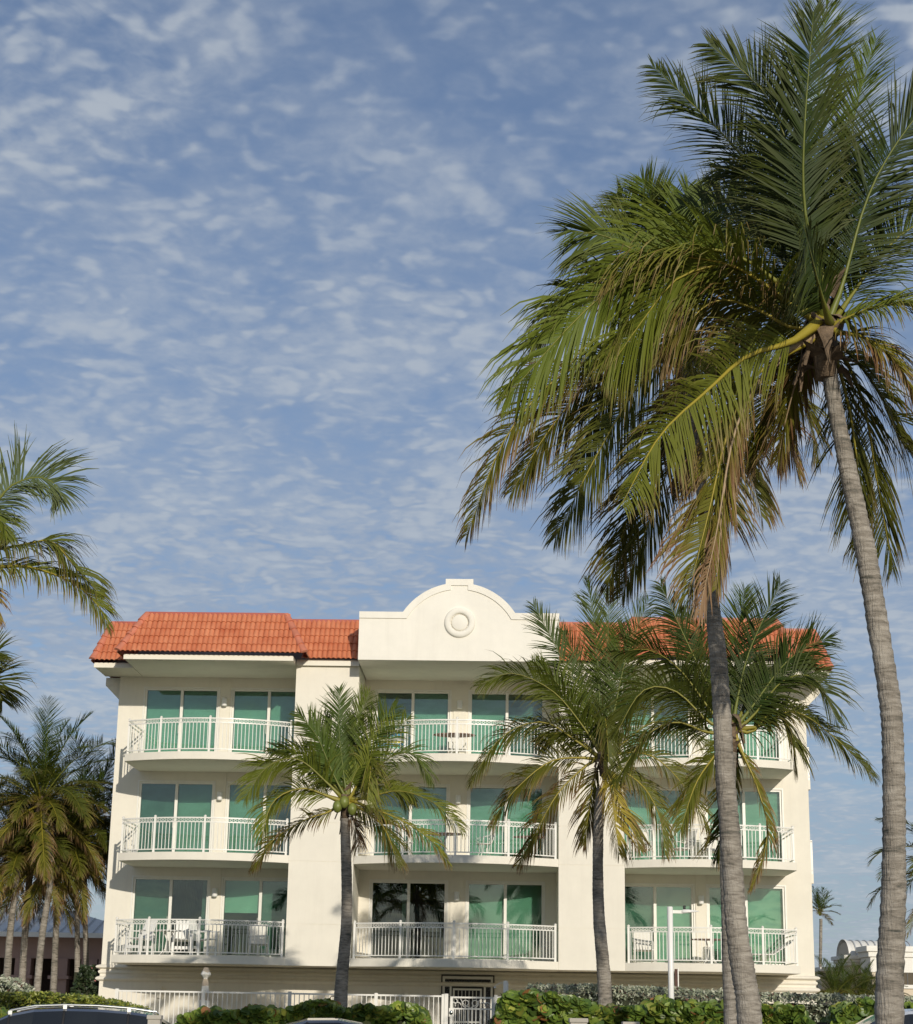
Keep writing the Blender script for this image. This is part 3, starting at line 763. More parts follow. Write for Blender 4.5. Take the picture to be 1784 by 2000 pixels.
# ------------------------------------------------------------------ palms
def lerp3(a,b,t): return (a[0]+(b[0]-a[0])*t,a[1]+(b[1]-a[1])*t,a[2]+(b[2]-a[2])*t)
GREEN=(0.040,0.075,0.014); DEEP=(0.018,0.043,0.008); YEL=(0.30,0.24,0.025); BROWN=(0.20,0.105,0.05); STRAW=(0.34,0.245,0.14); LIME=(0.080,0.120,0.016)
def catmull(P,n):
    out=[]
    Q=[P[0]*2-P[1]]+list(P)+[P[-1]*2-P[-2]]
    segs=len(P)-1
    for i in range(n+1):
        s=segs*i/n; k=min(int(s),segs-1); t=s-k
        p0,p1,p2,p3=Q[k:k+4]
        out.append(0.5*((2*p1)+(-p0+p2)*t+(2*p0-5*p1+4*p2-p3)*t*t+(-p0+3*p1-3*p2+p3)*t**3))
    return out
def frond_mesh(P, flat=.5, droop=.5, L=.75, age=.2, n=80, width=.042, petiole=.14, segs=4, rad=.022, bias=0.0, name='frond', view=Vector((0,1,0)), base=None, spread=1.0):
    """P: rachis points. flat 1 = blade shown face on to -Y, 0 = blade level as it grows. age 0 fresh .. 1 dead"""
    n=int(n*1.75); width=width*.45
    b=MB(); K=40; C=catmull([Vector(p) for p in P],K)
    rnd=random.Random(random.random())
    # even arc length
    d=[0]
    for i in range(K): d.append(d[-1]+(C[i+1]-C[i]).length)
    tot=d[-1]
    def ev(t):
        s=t*tot
        for i in range(K):
            if s<=d[i+1] or i==K-1:
                q=(s-d[i])/max(1e-6,d[i+1]-d[i]); return C[i]+(C[i+1]-C[i])*q,(C[min(i+2,K)]-C[max(i-1,0)]).normalized()
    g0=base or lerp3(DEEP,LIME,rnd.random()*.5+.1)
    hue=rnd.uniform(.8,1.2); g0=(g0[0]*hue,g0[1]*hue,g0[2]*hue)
    rc=lerp3(LIME,YEL,min(1,.10+age*2.2)) if age<.8 else STRAW
    # rachis
    pts=[ev(t/14)[0] for t in range(15)]; rr=[rad*(1.35-1.25*(k/14)**.8)*(1+1.1*max(0,1-k/3.0)) for k in range(15)]
    i0=len(b.v); b.tube(pts,rr,5,1); b.c += [rc]*(len(b.v)-i0)
    cl=[0.0,0.0]
    Z=Vector((0,0,-1))
    for i in range(n):
        t=petiole+(1-petiole)*(i+.5)/n
        tt=(t-petiole)/(1-petiole)
        p,T=ev(t)
        simg=T.cross(view)
        if simg.length<.05: simg=Vector((0,0,1)).cross(T)
        simg.normalize(); snat=simg.cross(T).normalized()
        a=(1-flat)*math.pi/2+bias
        s=(simg*math.cos(a)+snat*math.sin(a)).normalized(); Nn=s.cross(T)
        if Nn.z<0: Nn=-Nn
        ln=L*(.42+.58*math.sin(math.pi*min(1,.12+tt*.62+.1)))*(1 if tt<.75 else 1-.62*((tt-.75)/.25)**1.3)
        al=math.radians(56-30*tt)*spread
        for side in (-1,1):
            if rnd.random()<.03+.05*age: continue
            k=0 if side<0 else 1
            if rnd.random()<.14: cl[k]=rnd.gauss(0,.24)
            l=ln*rnd.uniform(.72,1.12); w=width*rnd.uniform(.8,1.15)*(1 if tt<.8 else .75)
            aa=al+rnd.gauss(0,.06)+cl[k]*.6
            D=(T*math.cos(aa)+s*side*math.sin(aa)+Nn*(.22+cl[k]*.6+rnd.gauss(0,.07))).normalized()
            q=p.copy(); left=[];right=[]; cs=[]
            br=rnd.uniform(.45,.9) if rnd.random()<.12+.2*age else 2
            dr=droop*rnd.uniform(.7,1.5)+.04
            tip=age*rnd.uniform(.5,1.3)
            tw=rnd.gauss(0,.35)
            for j in range(segs+1):
                u=j/segs
                wv=(T-D*T.dot(D)); 
                if wv.length<.05: wv=Nn.copy()
                wv.normalize(); wv=(Matrix.Rotation(tw*u+.25*side,3,D)@wv)
                ww=w*(.55+.45*min(1,u*5))*(1 if u<.5 else 1-.88*((u-.5)/.5)**1.2)*.5
                left.append(q+wv*ww); right.append(q-wv*ww)
                f=max(0,min(1,(u-(1-tip))*2.2)) if tip>0 else 0
                c=lerp3(g0,YEL,min(.55,age*.5+.12*u)) if f<.01 else lerp3(lerp3(g0,YEL,min(.6,age*.7)),BROWN if rnd.random()<.7 else STRAW,f)
                if age>=.95: c=lerp3(BROWN,STRAW,rnd.random()*.6+.2*u)
                cs.append(c)
                step=l/segs
                gk=dr*(.12+.62*u)+( .9 if u>br else 0)
                D=(D+Z*gk).normalized(); q=q+D*step
            i1=len(b.v)
            for a_,c_ in zip(left,right): b.v+= [tuple(a_),tuple(c_)]
            for c_ in cs: b.c += [c_,c_]
            for j in range(segs):
                b.f.append((i1+2*j,i1+2*j+1,i1+2*j+3,i1+2*j+2)); b.m.append(0); b.sm.append(True)
    return b.mesh(name,[M['leaf'],M['rachis']])
def trunk(parent, px, D, widths, rings=.055, n=20, dys=None):
    """px: list of (px,py) from the ground up, widths in photo px"""
    pts=[]; 
    for k,(x,y) in enumerate(px): pts.append(at(x,y,D+(dys[k] if dys else 0)))
    g=pts[0].copy(); 
    base=Vector((g.x+ (g.x-pts[1].x)*.3, g.y, -.05)); pts=[base]+pts if g.z>0.1 else pts
    w=[widths[0]*1.12]+list(widths) if len(pts)>len(widths) else list(widths)
    L=0
    for i in range(len(pts)-1): L+=(pts[i+1]-pts[i]).length
    K=max(12,int(L/(rings/2))); C=catmull(pts,K); segs=len(pts)-1; rows=[]
    ph=random.random()*9; prev=Vector((1,0,0)); sd=random.random()*50
    for i in range(K+1):
        s=segs*i/K; k=min(int(s),segs-1); t=s-k; wd=w[k]+(w[k+1]-w[k])*t
        r=wd/F_PX*D/2
        hgt=i*L/K
        j=noise.noise(Vector((hgt*1.7,sd,0)))
        saw=((hgt/rings*(.5+.0)+j*1.2)%1.0)
        r*=1+(.11 if D<21 else .05)*(saw-.5)+.03*noise.noise(Vector((hgt*3,sd,5)))
        T=(C[min(i+1,K)]-C[max(i-1,0)]).normalized(); a=(prev-T*prev.dot(T)).normalized(); prev=a; bb=T.cross(a)
        if i==0: r*=1.25
        tilt=.016*math.sin(hgt*2.1+ph)
        rows.append([C[i]+(a*math.cos(q)+bb*math.sin(q))*r*(1+.05*noise.noise(Vector((math.cos(q)*1.5,math.sin(q)*1.5,hgt*4+sd))))+T*(tilt*math.cos(q+hgt)+.012*noise.noise(Vector((math.cos(q)*2,math.sin(q)*2,hgt*6)))) for q in [2*math.pi*k2/n for k2 in range(n)]])
    b=MB(); b.grid(rows,0,True,True,False,True); o=b.build('trunk',M['trunk'],parent)
    return C[-1]
def crown_boots(parent, c, r, nb=14, s=1.0):
    nb=int(nb*1.6)
    for k in range(nb):
        b=MB(); a=k*2.4+random.random()*.5; z=-.50*s+.036*s*k; up=random.uniform(-.5,1.1)
        d=Vector((math.cos(a),math.sin(a),0)); t=Vector((-math.sin(a),math.cos(a),0)); rows=[]
        hang=random.random()<.4; ln=random.uniform(.6,1.5)
        for u,wd in ((0,.09),(.35,.10),(.7,.05),(1,.012)):
            p=c+d*(r*.75+u*.22*s*ln+random.uniform(-.02,.02))+t*random.uniform(-.03,.03)+Vector((0,0,z+u*.26*s*up*ln-(.42*u*u if hang else 0)))
            rows.append([p+t*(wd*s*q)+d*(-.035*abs(q)*s)+Vector((0,0,random.uniform(-.012,.012))) for q in (-1,-.5,0,.5,1)])
        b.grid(rows,0,False,True); b.build('leaf_base',M['boot'],parent)
    b=MB(); b.lathe([(r*.75,-.6*s),(r*.95,-.3*s),(r*1.0,.05*s),(r*.6,.2*s),(.03,.35*s)],tuple(c),12); b.build('crown_shaft',M['boot'],parent)
def coconuts(parent,c,spots,r=.11):
    for (dx,dy,dz) in spots:
        b=MB(); b.lathe([(.01,-r*1.3),(r*.55,-r*1.1),(r*.95,-r*.4),(r,.1*r),(r*.8,r*.8),(r*.3,r*1.2),(.01,r*1.25)],(c.x+dx,c.y+dy,c.z+dz),12); b.build('coconut',M['coconut'],parent)
def traced_palm(label, D, crown_px, trunk_px, widths, fronds, group=None, L=.75, n=80, width=.042, boots=True, rad=.022, crown_dy=0, spear=None):
    c=at(*crown_px,D+crown_dy); root=empty('coconut_palm',(0,0,0)); tag(root,label,'palm tree',group)
    dys=None
    top=trunk(root,trunk_px,D,widths,dys=dys)
    for fr in fronds:
        dy,flat,droop,ls,age,pts=fr[:6]; kw=fr[6] if len(fr)>6 else {}
        m=len(pts); P=[c+Vector((random.uniform(-.05,.05),dy*.03,random.uniform(-.08,.08)))]
        for i,(x,y) in enumerate(pts): P.append(at(x,y,c.y+dy*((i+1)/m)))
        kk=dict(flat=flat,droop=droop,L=L*ls,age=age,n=n,width=width,rad=rad); kk.update(kw)
        o=bpy.data.objects.new('frond',frond_mesh(P,**kk)); col.objects.link(o); o.parent=root
    if boots: crown_boots(root,c,.125 if D<21 else .10,16,.85 if D<21 else .7)
    # move the empty to the foot of the trunk without moving the parts
    g=at(*trunk_px[0],D); off=Vector((g.x,D,0))
    root.location=off
    for ch in kids(root): ch.location=ch.location-off
    return root,c

G2='tall coconut palms in front of the apartment building'
# 1: the tallest, leaning, nearest palm at the right
P1F=[
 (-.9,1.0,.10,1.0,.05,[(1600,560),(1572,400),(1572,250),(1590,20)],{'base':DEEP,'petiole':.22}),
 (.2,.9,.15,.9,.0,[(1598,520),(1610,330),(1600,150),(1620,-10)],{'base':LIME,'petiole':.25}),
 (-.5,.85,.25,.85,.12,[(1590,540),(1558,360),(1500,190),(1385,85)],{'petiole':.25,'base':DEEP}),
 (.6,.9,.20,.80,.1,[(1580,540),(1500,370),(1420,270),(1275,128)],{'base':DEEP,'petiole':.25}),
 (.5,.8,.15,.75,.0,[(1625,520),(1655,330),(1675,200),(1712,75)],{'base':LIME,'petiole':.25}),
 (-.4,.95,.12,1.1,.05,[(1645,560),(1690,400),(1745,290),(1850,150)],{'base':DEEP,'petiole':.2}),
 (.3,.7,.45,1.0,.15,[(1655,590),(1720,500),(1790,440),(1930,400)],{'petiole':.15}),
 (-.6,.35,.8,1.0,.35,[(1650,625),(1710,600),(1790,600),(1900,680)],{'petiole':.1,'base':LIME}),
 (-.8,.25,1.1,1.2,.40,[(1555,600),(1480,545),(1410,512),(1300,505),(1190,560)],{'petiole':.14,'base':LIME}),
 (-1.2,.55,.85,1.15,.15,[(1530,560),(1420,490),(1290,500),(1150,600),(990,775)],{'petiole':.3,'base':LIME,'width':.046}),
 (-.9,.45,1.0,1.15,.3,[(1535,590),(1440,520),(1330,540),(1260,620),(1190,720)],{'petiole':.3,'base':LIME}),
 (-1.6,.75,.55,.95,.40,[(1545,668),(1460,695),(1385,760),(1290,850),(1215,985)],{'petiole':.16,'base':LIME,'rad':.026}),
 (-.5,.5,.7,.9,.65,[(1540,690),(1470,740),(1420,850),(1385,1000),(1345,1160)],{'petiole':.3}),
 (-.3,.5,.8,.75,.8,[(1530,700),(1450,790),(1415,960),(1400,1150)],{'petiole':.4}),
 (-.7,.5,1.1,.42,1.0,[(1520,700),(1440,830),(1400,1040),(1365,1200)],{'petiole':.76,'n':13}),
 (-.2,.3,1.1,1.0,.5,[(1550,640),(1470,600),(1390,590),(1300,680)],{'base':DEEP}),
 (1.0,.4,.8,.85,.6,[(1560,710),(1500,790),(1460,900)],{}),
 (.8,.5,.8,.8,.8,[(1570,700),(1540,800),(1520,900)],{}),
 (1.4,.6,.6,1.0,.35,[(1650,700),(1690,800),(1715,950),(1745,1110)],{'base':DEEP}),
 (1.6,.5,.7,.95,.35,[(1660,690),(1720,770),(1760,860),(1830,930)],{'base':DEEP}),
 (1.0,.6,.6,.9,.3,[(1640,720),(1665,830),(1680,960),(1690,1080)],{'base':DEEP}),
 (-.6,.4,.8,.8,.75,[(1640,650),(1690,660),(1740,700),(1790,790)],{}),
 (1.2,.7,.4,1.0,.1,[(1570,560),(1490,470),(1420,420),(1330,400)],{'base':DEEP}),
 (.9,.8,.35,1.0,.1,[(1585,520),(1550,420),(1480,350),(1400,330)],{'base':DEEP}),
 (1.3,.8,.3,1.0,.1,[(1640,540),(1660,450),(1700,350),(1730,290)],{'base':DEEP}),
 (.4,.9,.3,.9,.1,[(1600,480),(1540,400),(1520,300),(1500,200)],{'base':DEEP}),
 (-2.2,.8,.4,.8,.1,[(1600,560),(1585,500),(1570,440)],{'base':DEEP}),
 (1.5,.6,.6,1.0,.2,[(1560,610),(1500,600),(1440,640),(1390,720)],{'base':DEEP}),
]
r1,c1=traced_palm('tallest coconut palm, nearest at the far right, with a ringed grey trunk curving left',16,(1610,640),
 [(1738,1990),(1744,1800),(1747,1650),(1746,1500),(1740,1380),(1715,1220),(1692,1080),(1668,970),(1645,860),(1628,770),(1618,690)],[54,50,45,43,42,42,42,38,34,31,28],P1F,G2,L=.80,n=84,width=.038,rad=.019)
P2F=[
 (-.2,1.0,.12,.8,.0,[(1330,500),(1335,420),(1345,365)],{'base':LIME,'petiole':.3}),
 (.2,.9,.15,.75,.0,[(1310,500),(1290,430),(1255,350)],{'petiole':.3,'base':LIME}),
 (.2,.9,.2,.8,.1,[(1300,520),(1265,450),(1205,378)],{'petiole':.3}),
 (-.4,1.0,.2,.95,.1,[(1290,530),(1240,490),(1180,460),(1110,450)],{'petiole':.2}),
 (.3,.8,.3,.9,.1,[(1350,510),(1390,440),(1440,380),(1480,370)],{'petiole':.2,'base':DEEP}),
 (-.3,.6,.5,1.0,.15,[(1350,540),(1420,480),(1500,470),(1570,540)],{'base':DEEP}),
 (.5,.5,.6,1.0,.25,[(1360,560),(1440,540),(1510,600),(1540,700)],{'base':DEEP}),
 (-.5,.25,.8,.9,.2,[(1280,560),(1200,540),(1110,580),(1040,680)],{'base':DEEP}),
 (-.6,.35,.75,.95,.65,[(1270,660),(1180,690),(1080,745),(985,860),(912,1045)],{'petiole':.16}),
 (-.9,.6,.6,1.0,.35,[(1300,680),(1240,760),(1160,900),(1085,1050)],{'petiole':.2}),
 (.3,.45,.7,1.0,.45,[(1270,680),(1180,720),(1080,830),(1000,960)],{'petiole':.2,'base':DEEP}),
 (.8,.6,.6,1.0,.5,[(1320,760),(1270,880),(1230,1000),(1185,1150)],{'petiole':.25,'base':DEEP}),
 (1.0,.6,.55,.95,.4,[(1335,780),(1310,900),(1260,1040),(1215,1165)],{'petiole':.25,'base':DEEP}),
 (.4,.5,.7,.95,.55,[(1370,700),(1420,780),(1455,880),(1490,1010)],{'petiole':.2}),
 (-.5,.6,.6,.95,.6,[(1360,760),(1400,860),(1410,980),(1400,1090)],{'petiole':.2}),
 (.6,.4,.8,.9,.9,[(1360,700),(1460,740),(1530,830),(1560,930)],{}),
 (.9,.5,.7,.9,.5,[(1380,720),(1480,700),(1570,790),(1600,900)],{'base':DEEP}),
 (.3,.6,.6,.9,.3,[(1300,700),(1250,700),(1180,790),(1120,930)],{'base':DEEP}),
 (.2,.6,.6,.8,.95,[(1350,750),(1345,860),(1330,960)],{}),
]
r2,c2=traced_palm('tall straight trunked coconut palm, crown half hidden behind the tallest palm',20.3,(1330,590),
 [(1464,1990),(1452,1900),(1438,1800),(1428,1650),(1416,1500),(1408,1350),(1400,1250),(1391,1180),(1380,1060),(1371,950),(1356,830),(1340,740),(1331,660)],[47,45,42,40,38,36,33,31,27,24,22,21,20],P2F,G2,L=.84,n=84,width=.041,rad=.019)
P2X=[]
# a skirt of drooping and dead fronds half way down, hanging from the near crown
P3F=[
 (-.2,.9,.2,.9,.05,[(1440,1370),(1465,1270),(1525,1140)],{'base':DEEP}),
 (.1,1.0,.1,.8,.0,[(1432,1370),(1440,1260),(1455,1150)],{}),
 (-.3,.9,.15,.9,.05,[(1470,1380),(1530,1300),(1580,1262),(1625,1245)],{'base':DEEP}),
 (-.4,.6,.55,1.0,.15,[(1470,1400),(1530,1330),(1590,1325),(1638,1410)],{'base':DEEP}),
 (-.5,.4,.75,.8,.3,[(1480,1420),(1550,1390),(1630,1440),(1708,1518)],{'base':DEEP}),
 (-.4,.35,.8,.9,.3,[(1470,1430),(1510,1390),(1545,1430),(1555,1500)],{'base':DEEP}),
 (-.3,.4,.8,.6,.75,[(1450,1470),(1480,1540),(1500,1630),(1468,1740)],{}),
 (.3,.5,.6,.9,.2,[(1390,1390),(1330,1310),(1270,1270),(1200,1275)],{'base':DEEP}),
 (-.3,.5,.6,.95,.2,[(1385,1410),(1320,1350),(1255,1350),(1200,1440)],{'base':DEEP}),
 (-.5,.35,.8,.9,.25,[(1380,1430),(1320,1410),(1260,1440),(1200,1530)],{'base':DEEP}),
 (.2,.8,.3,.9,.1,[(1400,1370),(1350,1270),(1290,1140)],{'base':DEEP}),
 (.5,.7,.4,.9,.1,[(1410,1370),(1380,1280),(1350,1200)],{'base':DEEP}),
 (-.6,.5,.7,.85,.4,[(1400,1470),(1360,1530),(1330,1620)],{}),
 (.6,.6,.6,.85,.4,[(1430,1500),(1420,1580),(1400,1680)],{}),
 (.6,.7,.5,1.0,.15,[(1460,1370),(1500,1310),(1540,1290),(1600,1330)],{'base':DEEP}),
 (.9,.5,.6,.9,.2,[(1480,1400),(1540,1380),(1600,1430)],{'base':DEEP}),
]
r3,c3=traced_palm('dark green coconut palm before the right bay, trunk half hidden by a taller one',31,(1430,1425),
 [(1431,1990),(1424,1800),(1420,1650),(1424,1550),(1428,1470)],[33,29,27,25,23],P3F,G2,L=.85,n=58,width=.05)
P4F=[
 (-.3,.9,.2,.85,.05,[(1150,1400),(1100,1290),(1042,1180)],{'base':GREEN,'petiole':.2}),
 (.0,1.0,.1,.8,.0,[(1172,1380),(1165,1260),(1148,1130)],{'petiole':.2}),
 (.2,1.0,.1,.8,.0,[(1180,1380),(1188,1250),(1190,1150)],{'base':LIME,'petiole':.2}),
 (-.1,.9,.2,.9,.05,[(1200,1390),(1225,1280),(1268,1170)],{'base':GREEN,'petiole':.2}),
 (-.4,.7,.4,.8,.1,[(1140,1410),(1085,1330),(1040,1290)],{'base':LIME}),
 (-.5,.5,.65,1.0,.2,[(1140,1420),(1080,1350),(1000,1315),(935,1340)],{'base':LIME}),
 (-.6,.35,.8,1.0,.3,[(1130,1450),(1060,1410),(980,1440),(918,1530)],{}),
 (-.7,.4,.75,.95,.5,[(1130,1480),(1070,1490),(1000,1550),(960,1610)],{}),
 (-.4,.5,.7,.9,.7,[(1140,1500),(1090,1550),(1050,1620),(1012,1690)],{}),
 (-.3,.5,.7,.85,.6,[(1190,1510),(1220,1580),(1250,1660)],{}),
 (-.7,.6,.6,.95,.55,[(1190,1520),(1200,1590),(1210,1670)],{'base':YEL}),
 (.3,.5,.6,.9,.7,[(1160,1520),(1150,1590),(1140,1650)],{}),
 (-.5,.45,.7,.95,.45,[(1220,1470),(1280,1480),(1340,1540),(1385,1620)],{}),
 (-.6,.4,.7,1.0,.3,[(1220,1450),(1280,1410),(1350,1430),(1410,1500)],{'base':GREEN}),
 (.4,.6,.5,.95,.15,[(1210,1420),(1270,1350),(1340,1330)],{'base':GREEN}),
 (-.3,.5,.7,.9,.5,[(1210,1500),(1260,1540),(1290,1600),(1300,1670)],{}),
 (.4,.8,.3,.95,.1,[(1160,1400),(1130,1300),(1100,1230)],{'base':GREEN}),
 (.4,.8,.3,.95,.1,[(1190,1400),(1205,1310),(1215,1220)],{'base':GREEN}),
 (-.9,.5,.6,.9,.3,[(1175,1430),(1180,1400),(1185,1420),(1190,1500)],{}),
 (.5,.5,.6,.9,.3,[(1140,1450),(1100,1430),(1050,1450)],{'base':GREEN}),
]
r4,c4=traced_palm('coconut palm with browned lower fronds rising from the hedge between middle and right bay',41,(1178,1480),
 [(1182,1950),(1178,1880),(1171,1800),(1168,1700),(1170,1600),(1175,1540)],[27,25,23,21,20,19],P4F,G2,L=.92,n=54,width=.055)
P5F=[
 (-.2,1.0,.1,.85,.0,[(670,1500),(662,1420),(663,1345)],{'base':(0.055,0.095,0.016),'petiole':.2}),
 (.1,.9,.2,.85,.0,[(690,1490),(700,1410),(722,1352)],{'base':(0.115,0.155,0.02),'petiole':.2}),
 (.2,.9,.15,.85,.0,[(660,1490),(640,1430),(612,1400)],{'base':(0.055,0.095,0.016)}),
 (-.3,.9,.15,.8,.05,[(650,1510),(620,1440),(582,1392)],{'base':(0.055,0.095,0.016),'petiole':.2}),
 (-.2,.9,.2,.9,.05,[(695,1500),(730,1430),(775,1378)],{'base':(0.055,0.095,0.016),'petiole':.2}),
 (-.4,.6,.55,1.0,.15,[(640,1530),(580,1482),(520,1500),(478,1560)],{'base':(0.115,0.155,0.02)}),
 (.3,.5,.5,.8,.1,[(640,1520),(590,1470),(525,1465)],{'base':(0.055,0.095,0.016)}),
 (-.5,.4,.8,1.0,.3,[(640,1555),(590,1540),(535,1565),(510,1635)],{'base':(0.115,0.155,0.02),'rad':.03}),
 (-.4,.35,.75,.75,.7,[(645,1585),(600,1600),(535,1640),(492,1700)],{'base':(0.115,0.155,0.02)}),
 (-.3,.5,.6,.85,.1,[(710,1530),(760,1480),(810,1475),(845,1530)],{'base':(0.055,0.095,0.016)}),
 (-.6,.5,.75,.9,.35,[(705,1520),(725,1480),(722,1520),(715,1580)],{'base':(0.115,0.155,0.02)}),
 (-.4,.35,.8,.9,.25,[(710,1560),(780,1545),(850,1570),(905,1625)],{'base':(0.115,0.155,0.02)}),
 (-.6,.4,.8,.95,.4,[(705,1580),(745,1610),(765,1650),(775,1690)],{'rad':.03}),
 (-.4,.35,.8,.75,.6,[(715,1575),(780,1600),(840,1640),(880,1690)],{'base':(0.115,0.155,0.02)}),
 (.3,.8,.35,.9,.1,[(680,1490),(690,1440),(700,1400)],{'base':(0.055,0.095,0.016)}),
 (.5,.7,.4,.9,.2,[(660,1520),(620,1490),(590,1500)],{'base':(0.055,0.095,0.016)}),
 (-.3,.7,.3,.85,.1,[(700,1500),(750,1450),(800,1400)],{'base':(0.115,0.155,0.02)}),
 (.4,.6,.5,.85,.3,[(720,1540),(760,1530),(800,1570)],{'base':(0.115,0.155,0.02)}),
 (.3,.5,.6,.7,.95,[(690,1600),(700,1640),(700,1660)],{'width':.03}),
]
r5,c5=traced_palm('slender coconut palm with green coconuts before the wall between left and middle bays',41,(676,1565),
 [(665,1965),(669,1900),(677,1800),(677,1700),(675,1640),(675,1600)],[26,24,21,20,19,18],P5F,G2,L=.86,n=50,width=.055)
def nuts(root,c,spots):
    off=root.location; coconuts(root,c-off,spots)
nuts(r5,c5,[(-.17,-.25,-.15),(-.02,-.28,-.05),(.16,-.24,-.2)])
P6F=[
 (-.2,.85,.35,.9,.1,[(-20,1000),(20,950),(75,932),(112,950),(120,985)],{'base':(.09,.13,.06),'width':.04}),
 (-.4,.3,.8,.9,.35,[(-30,1075),(40,1065),(100,1058),(150,1112),(195,1160)],{}),
 (-.7,.35,.75,.75,.4,[(-30,1105),(54,1107),(140,1137),(189,1180),(214,1225)],{'base':LIME,'rad':.026}),
 (-.3,.5,.7,.6,.2,[(-60,1020),(-25,1005),(5,1020),(15,1050)],{'base':LIME}),
 (-.3,.5,.7,.5,.8,[(-60,1120),(-25,1160),(-5,1215)],{'n':40}),
 (.2,.9,.2,.9,.1,[(-90,980),(-100,880),(-90,780)],{}),
 (.3,.6,.5,.9,.3,[(-120,1020),(-200,960),(-300,1000)],{}),
 (.3,.5,.7,.9,.5,[(-120,1080),(-200,1080),(-280,1180)],{}),
 (.3,.5,.7,.9,.5,[(-90,1120),(-100,1200),(-120,1300)],{}),
]
r6,c6=traced_palm('coconut palm at the left edge, only its highest drooping frond ends showing against sky',23,(-75,1060),
 [(-120,1990),(-110,1600),(-90,1300),(-80,1120)],[42,36,32,26],P6F,None,L=.85,n=76,width=.045)
P7F=[(-.2,.8,.3,.9,.15,[(-80,1350),(-45,1300),(-12,1275),(2,1280)],{}),
 (-.3,.7,.4,1.0,.2,[(-80,1380),(-50,1340),(-15,1330),(5,1370)],{'base':DEEP}),
 (.3,.6,.5,.9,.2,[(-130,1360),(-180,1330),(-250,1400)],{}),(.1,.9,.2,.9,.1,[(-100,1330),(-110,1260),(-130,1180)],{}),
 (-.1,.5,.7,.9,.4,[(-120,1400),(-150,1460),(-180,1520)],{})]
traced_palm('coconut palm at the left edge with a dark frond fan below the highest fronds',30,(-95,1375),
 [(-100,1990),(-100,1700),(-96,1450)],[32,28,24],P7F,None,L=.85,n=60,width=.05)

# palms grown from shared frond shapes for the background
def arc(e0,bend,length,n=6):
    P=[Vector((0,0,0))]; e=R_(e0)
    for k in range(n):
        P.append(P[-1]+Vector((math.cos(e),0,math.sin(e)))*length/n); e-=R_(bend)/n*(.6+.8*k/n)
    return P
VAR={}
def variants(key,L=.85,length=3.6,n=44,width=.06,ages=(.0,.1,.25,.45,.7),stiff=1.0):
    if key in VAR: return VAR[key]
    out=[]
    for e0,bend,ag,dr in ((78,45,ages[0],.15),(55,75,ages[1],.35),(30,85,ages[2],.6),(5,80,ages[3],.8),(-30,55,ages[4],.9)):
        vs=[]
        for q in range(2):
            b=bend*random.uniform(.85,1.15)*stiff
            vs.append(frond_mesh(arc(e0+random.uniform(-5,5),b,length*random.uniform(.9,1.1)),flat=0,droop=dr*stiff,L=L,age=ag,n=n,width=width,view=Vector((0,1,0)),segs=3))
        out.append(vs)
    VAR[key]=out; return out
def auto_crown(root,c,counts=(4,6,7,6,4),scale=1.0,key='far',seed=0,**kw):
    V=variants(key,**kw); rnd=random.Random(seed); a=rnd.random()*6
    for cls,cn in enumerate(counts):
        for k in range(cn):
            a+=2.39996; o=bpy.data.objects.new('frond',rnd.choice(V[cls])); col.objects.link(o); o.parent=root
            s=scale*rnd.uniform(.85,1.12); o.scale=(s,s,s); o.location=c+Vector((math.cos(a)*.05,math.sin(a)*.05,-.06*cls*scale)); o.rotation_euler=(rnd.uniform(-.15,.15),rnd.uniform(-.12,.12),a)
def far_palm(label,D,crown_px,trunk_px,widths,group,scale=1.0,counts=(4,6,7,6,4),seed=1,key='far',**kw):
    root=empty('coconut_palm'); tag(root,label,'palm tree',group)
    trunk(root,trunk_px,D,widths,rings=.12,n=12); c=at(*crown_px,D)
    auto_crown(root,c,counts,scale,key,seed,**kw)
    b=MB(); b.lathe([(.12*scale,-.7*scale),(.2*scale,-.4*scale),(.22*scale,0),(.12*scale,.3*scale),(.03,.5*scale)],tuple(c),10); b.build('crown_shaft',M['boot'],root)
    g=at(*trunk_px[0],D); off=Vector((g.x,D,0)); root.location=off
    for ch in kids(root): ch.location=ch.location-off
    return root
GL='cluster of coconut palms left of the apartment building'
far_palm('leftmost palm of the left cluster, its trunk rising beside the picture edge',60,(38,1665),[(12,1930),(20,1820),(32,1720),(37,1685)],[15,13,11,11],GL,.80,(3,8,13,12,9),seed=3)
far_palm('second palm from the left edge in the left cluster, its trunk leaning right',62,(60,1655),[(42,1935),(47,1850),(55,1750),(60,1680)],[14,13,13,11],GL,.80,(3,8,13,12,9),seed=8)
far_palm('palm with the highest crown in the left cluster, third trunk from the left edge',59,(80,1560),[(72,1940),(82,1830),(98,1720),(96,1640),(82,1585)],[14,13,12,11,10],GL,.84,(5,11,14,12,9),seed=5)
far_palm('fourth palm of the left cluster, its trunk before a pink column',61,(118,1655),[(104,1940),(108,1850),(112,1760),(117,1680)],[13,12,11,11],GL,.86,(3,8,13,12,9),seed=12)
far_palm('fifth palm of the left cluster, dark trunk beside the building corner',62,(148,1650),[(150,1920),(151,1820),(150,1740),(149,1670)],[11,10,9,9],GL,.8,(3,6,9,10,9),seed=21)
far_palm('palm of the left cluster nearest the apartment building, dark drooping skirt of fronds',64,(172,1600),[(168,1920),(167,1820),(165,1740),(170,1640)],[11,10,10,9],GL,.85,(3,6,9,10,10),seed=33)
far_palm('small slender palm with a tuft of short fronds standing right of the building corner',80,(1602,1778),[(1602,1940),(1603,1880),(1604,1810),(1604,1795)],[7,6,6,6],None,.34,(4,5,5,3,1),seed=4,key='short',L=.95,length=2.7,n=22,width=.11,ages=(0,.05,.3,.5,.9),stiff=.6)
